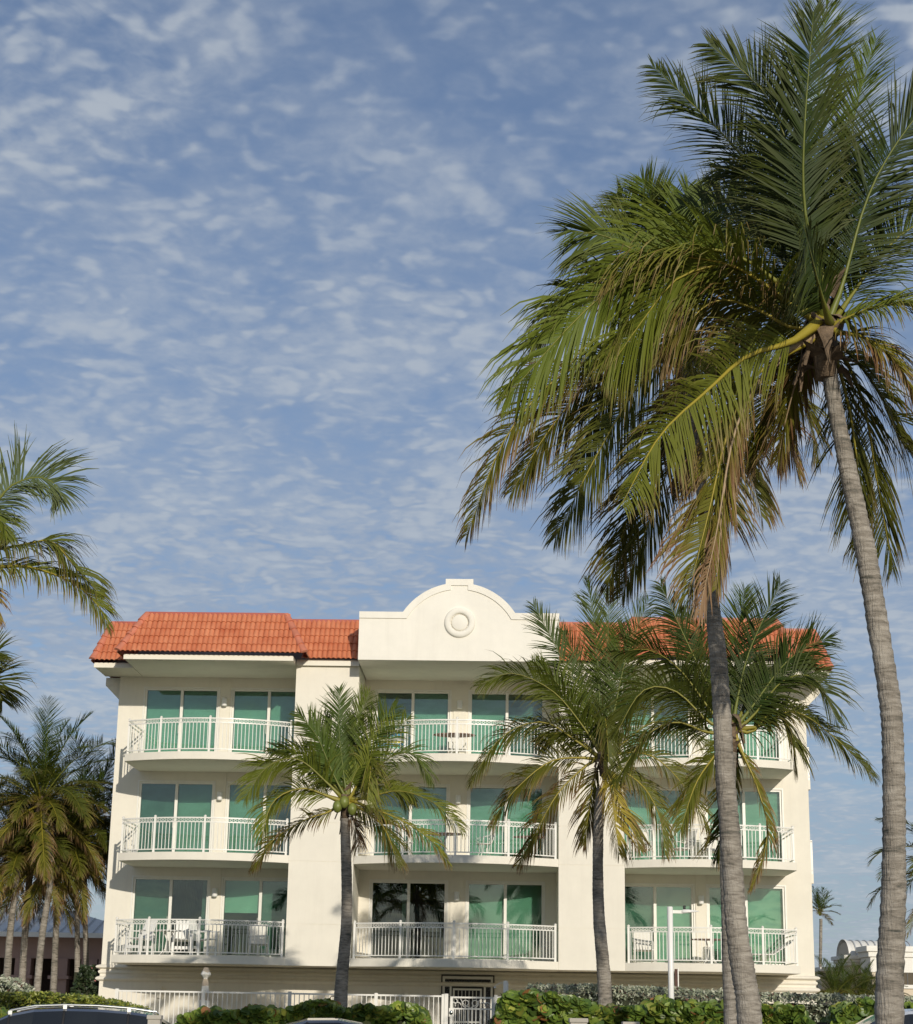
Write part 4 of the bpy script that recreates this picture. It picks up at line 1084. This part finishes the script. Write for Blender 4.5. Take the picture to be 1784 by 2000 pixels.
far_palm('palm crown cut by the right picture edge behind the nearest trunk',38,(1868,1690),[(1872,1990),(1870,1850),(1868,1740)],[22,20,18],None,.52,seed=9)
def bush_palm(label,px,py,D,s,seed,group='low bushy palms at the right building corner'):
    g=at(px,py,D); root=empty('areca_palm',(g.x,D,0)); tag(root,label,'shrub',group)
    h=max(.3,g.z-.75)
    b=MB()
    for k in range(5): a=k*1.3; b.tube([(.12*math.cos(a),.12*math.sin(a),0),(.25*math.cos(a),.25*math.sin(a),h)],.03,6)
    b.build('stem',M['trunk'],root)
    auto_crown(root,Vector((0,0,h)),(5,8,8,5,1),s,'far',seed)
for k,(px,py,s,l) in enumerate(((1628,1900,.40,'arching areca palm just right of the slender palm'),(1652,1908,.40,'low areca palm with orange tinged fronds in the middle of the corner planting'),(1682,1912,.40,'dark green low palm beside the nearest palm trunk'),(1712,1915,.36,'low palm half hidden by the nearest palm trunk'))):
    bush_palm(l,px,py,66+k*1.5,s,40+k)

# ------------------------------------------------------------------ hedges
def interp(prof,x):
    if x<=prof[0][0]: return prof[0][1]
    for a,b in zip(prof,prof[1:]):
        if x<=b[0]: return a[1]+(b[1]-a[1])*(x-a[0])/(b[0]-a[0])
    return prof[-1][1]
def hedge(name,label,px0,px1,D0,D1,prof,count,leaf,shape,cols,seed,stems=True,lump=.12,group=None,cat='hedge'):
    rnd=random.Random(seed); X0=ground_x(px0,D0); X1=ground_x(px1,D0); b=MB()
    def top(x,y):
        px=892+(x/D0)*F_PX*1.02; zz=at(px,interp(prof,px),D0).z-lump*.75
        return zz+lump*noise.noise(Vector((x*1.1,y*1.3,seed)))+lump*.6*noise.noise(Vector((x*3.3,y*3,seed+4)))
    for k in range(count):
        x=rnd.uniform(X0,X1); y=D0+(D1-D0)*rnd.random()**1.6; tz=top(x,y)
        u=rnd.random()
        if u<.55: z=tz-abs(rnd.gauss(0,.10)); 
        else: z=rnd.uniform(.1,tz); y=D0+abs(rnd.gauss(0,.14))
        edge=min((x-X0),(X1-x)); 
        if edge<.4: z*= .55+.45*edge/.4
        c=Vector((x,y,z))
        nrm=Vector((rnd.gauss(0,.5),-.55+rnd.gauss(0,.5),.6+rnd.gauss(0,.45))).normalized()
        a=Vector((rnd.gauss(0,1),rnd.gauss(0,1),rnd.gauss(0,1))); a=(a-nrm*a.dot(nrm)).normalized(); bb=nrm.cross(a)
        s=leaf*rnd.uniform(.6,1.25)
        if shape=='round': pts=[(math.cos(q)*s*.5,math.sin(q)*s*.5) for q in [2*math.pi*j/8 for j in range(8)]]
        else: pts=[(-.5*s,0),(-.15*s,-.22*s),(.25*s,-.2*s),(.55*s,0),(.25*s,.2*s),(-.15*s,.22*s)]
        cc=rnd.choices(cols,weights=[q[1] for q in cols])[0][0]; v=rnd.uniform(.65,1.3); cc=(cc[0]*v,cc[1]*v,cc[2]*v)
        mid=c+nrm*(-.12*s); i=len(b.v); b.v.append(tuple(mid)); b.c.append((cc[0]*1.25,cc[1]*1.15,cc[2]*1.1))
        for p in pts: b.v.append(tuple(c+a*p[0]+bb*p[1]+nrm*rnd.uniform(-.05,.05)*s)); b.c.append(cc)
        m_=len(pts)
        for j in range(m_): b.f.append((i,i+1+j,i+1+(j+1)%m_)); b.m.append(0); b.sm.append(True)
    root=empty(name,((X0+X1)/2,(D0+D1)/2,0)); tag(root,label,cat,group)
    o=b.build('foliage',M['hedgeleaf'],root); tag(o,kind='stuff'); o.location=-root.location
    # woody core that keeps light from passing straight through
    q=MB(); n=60; rows=[]
    for k in range(n+1):
        x=X0+.12+(X1-X0-.24)*k/n; t0=max(.3,top(x,(D0+D1)/2)-.22); rows.append([(x,D0+.18,0),(x,D0+.16,t0*.7),(x,D0+.28,t0),(x,D1-.25,t0),(x,D1-.2,0)])
    q.grid(rows,0,False,True,True,True); w=q.build('branches',mat('hedge_core_twigs',(.035,.040,.018),.95,noise_amt=.5,noise_scale=8,bump=1,bump_scale=30),root); w.location=-root.location
    return root
SG=[((.12,.19,.03),5),((.07,.125,.025),3.5),((.18,.25,.04),3.5),((.26,.29,.05),1.5),((.30,.14,.05),.3)]
SB=[((.34,.38,.27),5),((.22,.26,.17),4),((.46,.48,.37),3),((.12,.07,.05),1)]
CH=[((.17,.21,.03),5),((.25,.28,.045),4),((.06,.09,.02),3),((.24,.24,.05),1)]
hedge('clipped_hedge','clipped yellow green hedge before the left palm cluster, sloping down behind the dark car',-60,325,40,41.6,[(-60,1936),(60,1934),(150,1938),(215,1945),(255,1950),(290,1960),(325,1985)],9500,.095,'leaf',CH,3,lump=.08)
hedge('sea_grape_hedge','low sea grape hedge left of the gate, round green leaves before the white fence',318,868,37.5,39.2,[(318,1985),(340,1975),(400,1981),(430,1968),(480,1974),(520,1962),(560,1970),(610,1958),(640,1948),(665,1956),(700,1972),(735,1953),(760,1960),(800,1955),(830,1964),(850,1974),(868,1990)],5200,.19,'round',SG,5,group='sea grape hedges')
hedge('sea_grape_hedge','taller sea grape hedge right of the gate with lime green and some orange leaves',945,1610,36,38.2,[(945,1990),(960,1975),(985,1955),(1010,1936),(1060,1932),(1110,1940),(1150,1948),(1186,1956),(1260,1964),(1310,1942),(1344,1958),(1389,1954),(1490,1958),(1568,1960),(1610,1966)],7800,.20,'round',SG,7,lump=.16,group='sea grape hedges')
hedge('sea_grape_hedge','sea grape shrub at the far right beyond the nearest trunk, behind the white car',1610,1860,36.4,38,[(1610,1958),(1650,1965),(1700,1950),(1760,1960),(1860,1955)],2400,.19,'round',SG,8,lump=.16,group='sea grape hedges')
hedge('sea_grape_hedge','light green sea grape leaves at the lower left corner, in front of the clipped hedge',-60,62,38.2,39.4,[(-60,1965),(20,1965),(62,1985)],1000,.17,'round',SG,15,group='sea grape hedges')
hedge('silver_hedge','long clipped silvery grey hedge running behind the sea grape right of the gate',1000,1900,43,44.5,[(1000,1918),(1186,1920),(1400,1930),(1500,1936),(1700,1940),(1900,1944)],13500,.085,'leaf',SB,9,lump=.06)
hedge('silver_shrub','loose grey green shrub at the foot of the leftmost palm trunks',-40,66,46,47.5,[(-40,1895),(20,1898),(50,1910),(66,1925)],1500,.12,'leaf',SB,19,cat='shrub')
hedge('dark_shrub','dark shrub with a pink flower tucked between the palm cluster and the building corner',128,200,58,60,[(128,1895),(150,1880),(180,1875),(200,1900)],1600,.18,'leaf',[((.03,.05,.02),6),((.05,.07,.03),2),((.45,.18,.18),.06)],23,cat='shrub')

# ------------------------------------------------------------------ fence, gate, small street things
FD=45.2
def fence(label,xa,xb,group):
    root=empty('picket_fence',((xa+xb)/2,FD,0)); tag(root,label,'fence',group)
    o=root.location; zt_=2.02
    b=MB(); b.box(xa-o.x,xb-o.x,-.02,.02,zt_-.04,zt_); b.build('top_rail',M['paint'],root)
    b=MB(); b.box(xa-o.x,xb-o.x,-.02,.02,.2,.24); b.build('bottom_rail',M['paint'],root)
    q=MB(); q.box(-.0095,.0095,-.0095,.0095,.05,zt_-.04); me=q.mesh('picket',M['paint'])
    p=MB(); p.box(-.04,.04,-.04,.04,0,zt_+.03); pm=p.mesh('post',M['paint'])
    n=int((xb-xa)/.115)
    for k in range(n+1):
        x=xa+(xb-xa)*k/n; ispost=(k%18==0 or k==n)
        ob=bpy.data.objects.new('post' if ispost else 'picket',pm if ispost else me); col.objects.link(ob); ob.parent=root; ob.location=(x-o.x,0,0)
GXa,GXb=ground_x(868,FD),ground_x(966,FD)
fence('white picket fence left of the gate, in front of the ground floor wall',ground_x(226,FD),GXa-.03,'white metal picket fences')
fence('short run of white picket fence right of the gate, mostly sunk in the hedge',GXb+.03,ground_x(1180,FD),'white metal picket fences')
g=empty('garden_gate',((GXa+GXb)/2,FD-.02,0)); tag(g,'white metal garden gate with scrollwork top panel and round lock','gate')
hw=(GXb-GXa)/2; b=MB(); 
b.box(-hw,-hw+.09,-.05,.05,0,2.06); b.box(-hw+.14,-hw+.20,-.02,.02,.1,2.0); b.box(hw-.07,hw,-.03,.03,0,2.0)
b.box(-hw+.20,hw-.07,-.02,.02,1.96,2.0); b.box(-hw+.20,hw-.07,-.02,.02,1.70,1.735); b.box(-hw+.20,hw-.07,-.02,.02,.12,.16)
b.build('gate_frame',M['paint'],g)
q=MB(); q.box(-.011,.011,-.011,.011,.16,1.70); me=q.mesh('gate_bar',M['paint'])
for k in range(9):
    ob=bpy.data.objects.new('gate_bar',me); col.objects.link(ob); ob.parent=g; ob.location=(-hw+.27+k*(2*hw-.40)/8.2,0,0)
b=MB()
def gs(cx,cz,r,a0,a1,taper=.5): 
    pts=[]; 
    for k in range(17):
        t=k/16; a=a0+(a1-a0)*t; rr=r*(1-taper*t); pts.append((cx+rr*math.cos(a),0,cz+rr*math.sin(a)))
    b.tube(pts,.011,5)
m0=.02
for s in (-1,1):
    gs(m0+s*.105,1.845,.095,(-math.pi/2),(-math.pi/2)+s*math.pi*1.9,.45)
    b.tube([(m0+s*.01,0,1.745),(m0+s*.14,0,1.80),(m0+s*.24,0,1.95)],.010,5)
    gs(m0+s*.30,1.80,.07,math.pi if s>0 else 0,(0 if s>0 else math.pi)-s*.6,.2)
    gs(m0+s*.42,1.80,.07,math.pi if s>0 else 0,(0 if s>0 else math.pi)-s*.6,.2)
    gs(m0+s*.36,1.89,.055,math.pi/2,math.pi/2+s*4,.4)
b.build('scrollwork',M['paint'],g)
b=MB(); b.lathe([(.001,-.03),(.045,-.03),(.045,.03),(.001,.03)],(0,0,0),14); o=b.build('lock',M['chrome'],g); o.rotation_euler=(math.pi/2,0,0); o.location=(-hw+.17,-.04,1.63)
b=MB(); b.box(-hw+.11,-hw+.235,-.028,-.012,1.53,1.73); b.build('lock_plate',M['paint'],g)
# closed parasol
pp=at(403,1890,46.6); U=empty('closed_parasol',(pp.x,46.6,0)); tag(U,'closed parasol with beige and white bands behind the picket fence','parasol'); H=pp.z
def cloth():
    m=bpy.data.materials.new('striped_parasol_cloth'); m.use_nodes=True; nt=m.node_tree; N=nt.nodes.new; L=nt.links.new; b=nt.nodes['Principled BSDF']
    tc=N('ShaderNodeTexCoord'); sp=N('ShaderNodeSeparateXYZ'); L(tc.outputs['Object'],sp.inputs[0]); n=N('ShaderNodeTexNoise'); n.inputs['Scale'].default_value=5; L(tc.outputs['Object'],n.inputs['Vector'])
    a=N('ShaderNodeMath'); a.operation='MULTIPLY_ADD'; L(n.outputs['Fac'],a.inputs[0]); a.inputs[1].default_value=.16; L(sp.outputs[2],a.inputs[2])
    mm=N('ShaderNodeMath'); mm.operation='MULTIPLY'; mm.inputs[1].default_value=2.9; L(a.outputs[0],mm.inputs[0]); fr=N('ShaderNodeMath'); fr.operation='FRACT'; L(mm.outputs[0],fr.inputs[0])
    cr=N('ShaderNodeValToRGB'); cr.color_ramp.interpolation='CONSTANT'; L(fr.outputs[0],cr.inputs[0]); e=cr.color_ramp.elements; e[0].color=(.74,.71,.63,1); e[1].position=.5; e[1].color=(.46,.38,.28,1)
    L(cr.outputs[0],b.inputs['Base Color']); b.inputs['Roughness'].default_value=.9; return m
b=MB(); rows=[]; n=24
for z,r in ((H-.24,.04),(H-.34,.075),(H-.8,.12),(H-1.05,.11),(H-1.3,.10),(H-1.6,.16),(H-1.95,.2),(H-2.1,.19)):
    rows.append([(r*(1+.28*math.sin(4*q+z*2))*math.cos(q),r*(1+.28*math.sin(4*q+z*2))*math.sin(q),z) for q in [2*math.pi*k/n for k in range(n)]])
b.grid(rows,0,True,True); b.build('folded_canopy',cloth(),U)
b=MB(); b.lathe([(.06,0),(.065,-.02),(.13,-.17),(.05,-.26),(.03,-.27)],(0,0,H),8,sm=False); b.build('top_cap',cloth(),U)
b=MB(); b.lathe([(.022,0),(.022,H-.1)],n=10); b.lathe([(.28,0),(.28,.06),(.05,.12),(.03,.3)],n=16); b.build('pole',M['white'],U)
# foot shower post
sp_=at(988,1916,45.8); S=empty('beach_shower',(sp_.x,45.8,0)); tag(S,'white shower post with a curved arm and small shower head right of the gate','shower')
b=MB(); b.box(-.06,.05,-.05,.05,0,sp_.z); b.box(.05,.07,-.03,.03,1.3,sp_.z-.04); b.build('post',M['white'],S,bevel=.012)
b=MB(); b.tube([(-.06,0,sp_.z-.05),(-.14,-.0,sp_.z-.055),(-.22,0,sp_.z-.10),(-.25,0,sp_.z-.14)],.010,6); b.build('arm',M['white'],S)
b=MB(); b.lathe([(.012,.03),(.03,.0),(.035,-.02),(.001,-.025)],(-.258,0,sp_.z-.16),10); b.build('shower_head',M['chrome'],S)
b=MB(); b.box(-.02,.12,-.05,-.03,1.98,2.0); b.tube([(.08,-.04,1.80),(.13,-.04,1.79),(.15,-.04,1.70)],.012,6); b.build('tap',M['white'],S)
# street light
lp=at(1309,1771,42.4); S=empty('street_light',(lp.x,42.4,0)); tag(S,'thick white street light post with one short arm in front of the right bay','street light')
b=MB(); b.lathe([(.065,0),(.065,lp.z-.01),(.05,lp.z)],n=14); b.build('post',M['white'],S)
b=MB(); b.box(.06,.30,-.03,.03,lp.z-.15,lp.z-.08); b.build('arm',M['paint'],S)
b=MB(); b.grid([[(x,y*w,z+h*k) for y,k in ((-1,0),(-.6,1),(.6,1),(1,0),(.5,-.5),(-.5,-.5))] for x,w,h,z in ((.25,.03,.03,lp.z-.12),(.30,.07,.06,lp.z-.12),(.42,.07,.05,lp.z-.11),(.60,.03,.02,lp.z-.10),(.66,.01,.01,lp.z-.10))],0,True,True,True,True); b.build('lamp_head',M['white'],S)
b=MB(); b.lathe([(.001,.10),(.03,.1),(.03,.0),(.001,.0)],(.33,0,lp.z-.07),8); b.build('sensor',M['dark'],S)
# rusty sign back post behind the silver hedge
q=at(1321,1893,45.5); S=empty('wooden_post',(q.x,45.5,0)); tag(S,'thin dark brown post standing against the wall right of the street light','post')
b=MB(); b.box(-.035,.035,-.03,.03,0,q.z); b.build('post',mat('brown_timber',(.10,.05,.035),.8,noise_amt=.3),S); b=MB(); b.box(.035,.06,-.035,.035,0,q.z+.02); b.build('steel_channel',M['paint'],S)
# dark handrail hoop beside the palm at the fence
q=at(652,1946,44.2); S=empty('handrail',(q.x,44.2,0)); tag(S,'small dark tubular handrail at the foot of the slender palm','handrail')
b=MB(); b.tube([(-.08,0,0),(-.08,0,q.z-.04),(-.05,0,q.z),(.12,0,q.z),(.15,0,q.z-.06),(.15,0,0)],.014,6); b.build('tube',M['dark'],S)
# beige posts at the kerb
for px,py,w,D,l in ((303,1983,.17,22,'beige square post with a flat cap overlapping the rear of the dark car'),(1130,1989,.22,22,'beige square post low in front of the sea grape hedge right of the gate'),(1232,1996,.2,22,'yellowish square post just peeping over the picture edge, second right of the gate')):
    q=at(px,py,D); S=empty('square_post',(q.x,D,.12)); tag(S,l,'post','beige square posts along the kerb'); h=q.z-.12
    b=MB(); b.box(-w/2+.012,w/2-.012,-w/2+.012,w/2-.012,0,h-.05); b.build('shaft',M['concrete'],S,bevel=.008); b=MB(); b.box(-w/2,w/2,-w/2,w/2,h-.05,h); b.build('cap',M['concrete'],S,bevel=.01)

# ------------------------------------------------------------------ cars
def make_car(label,loc,rz,paint,st,length=4.6,rails=False,railm=None,wheel_r=.34):
    """st: stations (x, sill, belt, roof, half width at belt, half width at roof); nose at -x"""
    root=empty('parked_car',loc,rz); tag(root,label,'car')
    rows=[]; 
    for x,sill,belt,rf,hb,hr in st:
        side=[(hb*.93,sill),(hb*1.0,(sill+belt)/2),(hb*.97,belt)]
        if rf>belt+.05: top=[(hr+(hb*.97-hr)*.5,belt+(rf-belt)*.5),(hr,rf-.05),(hr*.82,rf-.012),(hr*.4,rf+.012),(0,rf+.02)]
        else: top=[(hb*.95,belt+.01),(hb*.9,belt+.025),(hb*.75,belt+.04),(hb*.4,belt+.05),(0,belt+.055)]
        h=side+top; full=[(x,-y,z) for y,z in h]+[(x,y,z) for y,z in reversed(h[:-1])]
        rows.append(full)
    body=MB(); gl=MB(); n=len(rows[0])
    for a in range(len(rows)-1):
        ga=st[a][3]>st[a][2]+.05; gb=st[a+1][3]>st[a+1][2]+.05
        slope=abs(st[a][3]-st[a+1][3])/(abs(st[a][0]-st[a+1][0])+1e-6) if (ga or gb) else 0
        for k in range(n-1):
            kk=min(k,n-2-k); q=[rows[a][k],rows[a][k+1],rows[a+1][k+1],rows[a+1][k]]
            isg=(ga and gb and kk in (2,3)) or ((ga or gb) and slope>.45 and kk>=4)
            (gl if isg else body).face(q if True else q[::-1],0,True)
    for e,r in ((0,rows[0]),(1,rows[-1])): body.face(r if e else r[::-1])
    for nm,mb,mt in (('body',body,paint),('window_glass',gl,M['carbody_glass'])):
        o=mb.build(nm,mt,root)
    xs=[s[0] for s in st]; x0,x1=min(xs),max(xs)
    # pillars
    b=MB()
    for i,(x,sill,belt,rf,hb,hr) in enumerate(st):
        if rf>belt+.3 and i%2==0:
            for s in (-1,1): b.tube([(x,s*(hb*.97+.004),belt),(x,s*(hr+(hb*.97-hr)*.5+.006),belt+(rf-belt)*.5),(x,s*(hr+.006),rf-.05)],.022,5)
    build_split(b,'pillar',M['dark'],root)
    for s in (-1,1):
        for wx in (x0+length*.19,x1-length*.19):
            w=empty('wheel',(wx,s*(st[len(st)//2][4]*.92),wheel_r)); w.parent=root
            b=MB(); prof=[(wheel_r*.62,-.10),(wheel_r*.95,-.11),(wheel_r,-.07),(wheel_r,.07),(wheel_r*.95,.11),(wheel_r*.62,.10)]; m_=20
            b.grid([[(r*math.cos(2*math.pi*j/m_),h,r*math.sin(2*math.pi*j/m_)) for j in range(m_)] for r,h in prof+[prof[0]]],0,True,True); b.build('tyre',M['dark'],w)
            b=MB(); b.grid([[(r*math.cos(2*math.pi*j/m_),h,r*math.sin(2*math.pi*j/m_)) for j in range(m_)] for r,h in ((.001,s*.05),(wheel_r*.2,s*.07),(wheel_r*.5,s*.04),(wheel_r*.63,s*.1))],0,True,True); b.build('rim',M['chrome'],w)
    if rails:
        roofst=[q for q in st if q[3]>max(z[3] for z in st)-.12]
        for s in (-1,1):
            b=MB(); P=[(q[0],s*(q[5]*.86),q[3]+.045) for q in roofst]; P=[(P[0][0]-.05,P[0][1],P[0][2]-.05)]+P+[(P[-1][0]+.05,P[-1][1],P[-1][2]-.05)]
            b.tube(P,[.012]+[.016]*(len(P)-2)+[.012],8)
            for q in roofst[::2]: b.box(q[0]-.03,q[0]+.03,s*q[5]*.86-.015,s*q[5]*.86+.015,q[3]-.02,q[3]+.04)
            b.build('roof_rail',railm or M['chrome'],root)
    for s in (-1,1):
        b=MB(); b.box(x0-.01,x0+.12,s*.62-.16,s*.62+.16,.62,.76); b.build('headlight',M['white'],root,bevel=.03)
        b=MB(); b.box(x1-.10,x1+.01,s*.66-.12,s*.66+.12,.78,.95); b.build('tail_light',mat('red_lens',(.4,.01,.01),.2),root,bevel=.03)
        b=MB(); b.grid([[(x,s*(.93+o_),z) for z,o_ in ((1.0,.0),(1.03,.12),(1.12,.12),(1.14,0))] for x in (x0+length*.31,x0+length*.31+.1)],0,True,True,True,True); b.build('mirror',paint,root)
    return root
M['carbody_glass']=mat('dark_car_window',(.012,.014,.016),.04,spec=.8)
navy=mat('dark_navy_car_paint',(.012,.013,.03),.15,coat=1,spec=.6); silverdark=mat('dark_grey_car_paint',(.05,.052,.06),.2,metal=.3,coat=1)
white=mat('white_car_paint',(.75,.76,.76),.25,coat=1)
suv=[(-2.3,.35,.72,.72,.80,.6),(-2.15,.28,.86,.86,.88,.6),(-1.7,.25,.95,.95,.92,.6),(-1.25,.24,1.0,1.0,.93,.6),(-1.05,.24,1.02,1.10,.93,.70),(-.70,.24,1.03,1.36,.93,.67),(-.35,.24,1.03,1.55,.93,.64),(0,.24,1.03,1.63,.93,.63),(.45,.24,1.04,1.655,.93,.63),(.95,.24,1.05,1.65,.93,.63),(1.4,.24,1.06,1.62,.92,.62),(1.75,.25,1.08,1.57,.91,.61),(2.0,.28,1.10,1.40,.90,.60),(2.2,.33,1.08,1.12,.86,.58),(2.28,.4,.9,.9,.8,.5)]
cx=at(188,1970,31).x
ztop=at(175,1964,31).z; k=(ztop-.03)/1.675
make_car('dark navy car with silver roof rails parked side on at the lower left',(cx-.95,31,0.004),0.10,navy,[(a*1.08,b*k,c*k,d*k,e,f) for a,b,c,d,e,f in suv],length=4.95,rails=True,railm=mat('satin_silver_rail',(.62,.63,.6),.35,metal=.8))
sedan=[(-2.3,.32,.6,.6,.78,.5),(-2.1,.26,.74,.74,.86,.5),(-1.5,.22,.84,.84,.9,.5),(-1.0,.22,.88,.90,.9,.62),(-.6,.22,.9,1.15,.9,.60),(-.25,.22,.91,1.34,.9,.58),(.1,.22,.92,1.43,.9,.57),(.6,.22,.93,1.44,.9,.57),(1.0,.22,.95,1.37,.9,.57),(1.35,.22,.97,1.2,.9,.58),(1.65,.24,.98,1.02,.88,.6),(2.1,.28,.97,.97,.84,.5),(2.28,.4,.8,.8,.78,.5)]
z2=at(610,1989,31).z; k=z2/1.455
make_car('dark grey car at the bottom middle with only its low roof arc showing',(at(612,1990,31).x-.2,31.2,.004),.05,silverdark,[(a,b*k,c*k,d*k,e,f) for a,b,c,d,e,f in sedan],length=4.5)
z3=at(1760,1968,27).z; k=z3/1.675
make_car('white car at the lower right behind the nearest palm trunk, windscreen facing left',(at(1722,1990,27).x+.36,27.4,.004),-.03,white,[(a*1.05,b*k,c*k,d*k,e,f) for a,b,c,d,e,f in suv],length=4.8)

# ------------------------------------------------------------------ neighbouring buildings
pink=stucco_mat('dusty_pink_stucco',(.40,.27,.23)); metal=mat('grey_standing_seam_metal',(.52,.53,.53),.5,metal=.2,noise_amt=.12); beige=stucco_mat('beige_stucco',(.62,.54,.42)); wtrim=stucco_mat('white_trim_stucco',(.78,.76,.70))
D=76; a=at(-120,1822,D); e=at(206,1830,D); rt=at(60,1772,D+5)
N1=empty('pavilion_building',((a.x+e.x)/2,D,0)); tag(N1,'low pink building with a grey metal roof behind the left palm cluster','building'); o=N1.location
ez=a.z
b=MB(); x0,x1=a.x-o.x-3,e.x-o.x+2
def hiproof(x0,x1,y0,y1,z0,z1,ins):
    p=[(x0,y0,z0),(x1,y0,z0),(x1,y1,z0),(x0,y1,z0)]; ym=(y0+y1)/2; r=[(x0+ins,ym,z1),(x1-ins,ym,z1)]
    b.face([p[0],p[1],r[1],r[0]]); b.face([p[1],p[2],r[1]]); b.face([p[2],p[3],r[0],r[1]]); b.face([p[3],p[0],r[0]]); b.face(p[::-1])
hiproof(x0,x1,-1.0,9,ez,rt.z,5); b.build('roof',metal,N1)
b=MB()
nx=int((x1-x0)/.45); run=5.0; rise=rt.z-ez
for k_ in range(nx+1):
    x=x0+k_*.45; top_=1.0
    if x<x0+5: top_=max(.02,(x-x0)/5)
    if x>x1-5: top_=max(.02,(x1-x)/5)
    b.face([(x,-1,ez+.01),(x+.05,-1,ez+.01),(x+.05,-1+run*top_,ez+rise*top_+.01),(x,-1+run*top_,ez+rise*top_+.01)]); b.face([(x,-1,ez+.06),(x,-1,ez+.01),(x,-1+run*top_,ez+rise*top_+.01),(x,-1+run*top_,ez+rise*top_+.06)])
tag(b.build('roof_seams',metal,N1),kind='stuff')
b=MB(); b.box(x0,x1,-1.05,-.95,ez-.14,ez+.05); b.build('gutter',wtrim,N1)
b=MB(); b.box(x0+1,x1-1,-.2,.2,ez-.95,ez-.1); b.box(x0+1,x1-1,7.8,8,0,ez-.1); b.box(x1-1.2,x1-1,.2,7.8,0,ez-.1); b.box(x0+1,x0+1.2,.2,7.8,0,ez-.1); b.build('wall',pink,N1)
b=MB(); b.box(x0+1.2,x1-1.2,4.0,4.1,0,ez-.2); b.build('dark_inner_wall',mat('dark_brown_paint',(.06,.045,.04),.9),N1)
for px_ in (-40,40,112,170,204):
    x=ground_x(px_,D)-o.x; b=MB(); b.box(x-.32,x+.32,-.32,.32,0,ez-.95); b.box(x-.42,x+.42,-.42,.42,ez-1.75,ez-1.62); b.build('column',pink,N1)
# striped awning bit at the left edge
# right: white building with a barrel roof, set obliquely
D=74; c0=at(1655,1835,D); N2=empty('barrel_roof_building',(at(1700,1900,D).x,D,0)); tag(N2,'beige and white building with ribbed barrel roof and arched windows at the far right','building'); o=N2.location
sc_=D/F_PX
def lx(px): return ground_x(px,D)-o.x
def lz(py,px=1700): return at(px,py,D).z
b=MB()
zb=lz(1870); 
# barrel vault running back to the right, its near end facing left
rows=[]; xa,xb_=lx(1672),lx(1790); rr=.85*1.0; zc_=lz(1868)
for x,r in ((xa,1.0),(xa+.10,1.0),(xa+.12,.94),(xb_,.94)):
    rows.append([(x+.55*math.cos(q)*0, 2.0-1.25*r*math.cos(q)*1.0, zc_+.72*r*math.sin(q)) for q in [math.pi*j/16 for j in range(17)]])
b.grid(rows,0,False,True); 
rv=MB()
b.build('barrel_roof',wtrim,N2)
for k_ in range(9):
    x=xa+.3+k_*.28; rv.grid([[(x+dx,2.0-1.25*(.94+h)*math.cos(q),zc_+.72*(.94+h)*math.sin(q)) for q in [math.pi*j/16 for j in range(17)]] for dx,h in ((0,.0),(0,.045),(.04,.045),(.04,.0))],0,False,False)
build_split(rv,'roof_rib',metal,N2)
b=MB()
def arcgable(x,d):
    pts=[(x,2.0-1.1*math.cos(q),zc_+.60*math.sin(q)) for q in [math.pi*j/12 for j in range(13)]]; b.face(pts[::-1])
arcgable(xa+.06,0)
b.box(xa+.05,xb_,.9,3.1,lz(1960),zc_); b.build('gable_wall',beige,N2)
b=MB()
for z0,z1,ou in ((zc_-.10,zc_+.06,.22),(zc_-.22,zc_-.10,.14),(zc_-.34,zc_-.22,.07)): b.box(xa-ou,xb_,.9-ou,3.1+ou,z0,z1)
build_split(b,'stepped_cornice',wtrim,N2,.02)
b=MB(); wx0=lx(1694); b.box(wx0,lx(1990),-1.2,.5,0,lz(1880)-.05); b.build('wall',beige,N2)
b=MB(); zt2=lz(1851,1760)
for z0,z1,ou in ((zt2-.22,zt2,.22),(zt2-.42,zt2-.22,.14),(zt2-1.0,zt2-.42,.06)): b.box(wx0-ou,lx(1990),-1.2-ou,.5,z0,z1)
build_split(b,'cornice',wtrim,N2,.02)
for wx in (lx(1762),lx(1830),lx(1900)):
    win=empty('arched_window',(wx,-1.2,0)); win.parent=N2; w_=.36; z0,z1=lz(1925,1762),lz(1890,1762); 
    b=MB(); pts=[(-w_,z0),(w_,z0)]+[(w_*math.cos(q),z1+w_*math.sin(q)) for q in [math.pi*j/10 for j in range(11)]]; b.prism_y(pts,-.012,.0); b.build('glass_pane',M['carbody_glass'],win)
    b=MB(); ring_o=[(1.25*w_*math.cos(q),z1+1.25*w_*math.sin(q)) for q in [math.pi*j/10 for j in range(11)]]; ring_i=[(w_*math.cos(q),z1+w_*math.sin(q)) for q in [math.pi*j/10 for j in range(11)]]
    b.grid([[(p[0],-.05,p[1]) for p in ring_o],[(p[0],-.05,p[1]) for p in ring_i],[(p[0],0,p[1]) for p in ring_i]],0,False,False)
    b.box(-w_*1.25,-w_,-.05,0,z0,z1); b.box(w_,w_*1.25,-.05,0,z0,z1); b.box(-w_*1.35,w_*1.35,-.09,0,z0-.14,z0); b.build('window_trim',wtrim,win)
    b=MB(); b.box(-.02,.02,-.03,-.012,z0,z1+w_); b.box(-w_,w_,-.03,-.0125,z1-.02,z1+.02); b.build('muntin',M['dark'],win)
b=MB(); b.box(lx(1640),wx0,3.3,8,0,lz(1893,1650)); b.build('rear_wing',beige,N2)
b=MB(); b.box(lx(1638),wx0,3.2,8,lz(1893,1650),lz(1885,1650)); b.build('rear_cornice',wtrim,N2)

sc.render.engine='CYCLES'
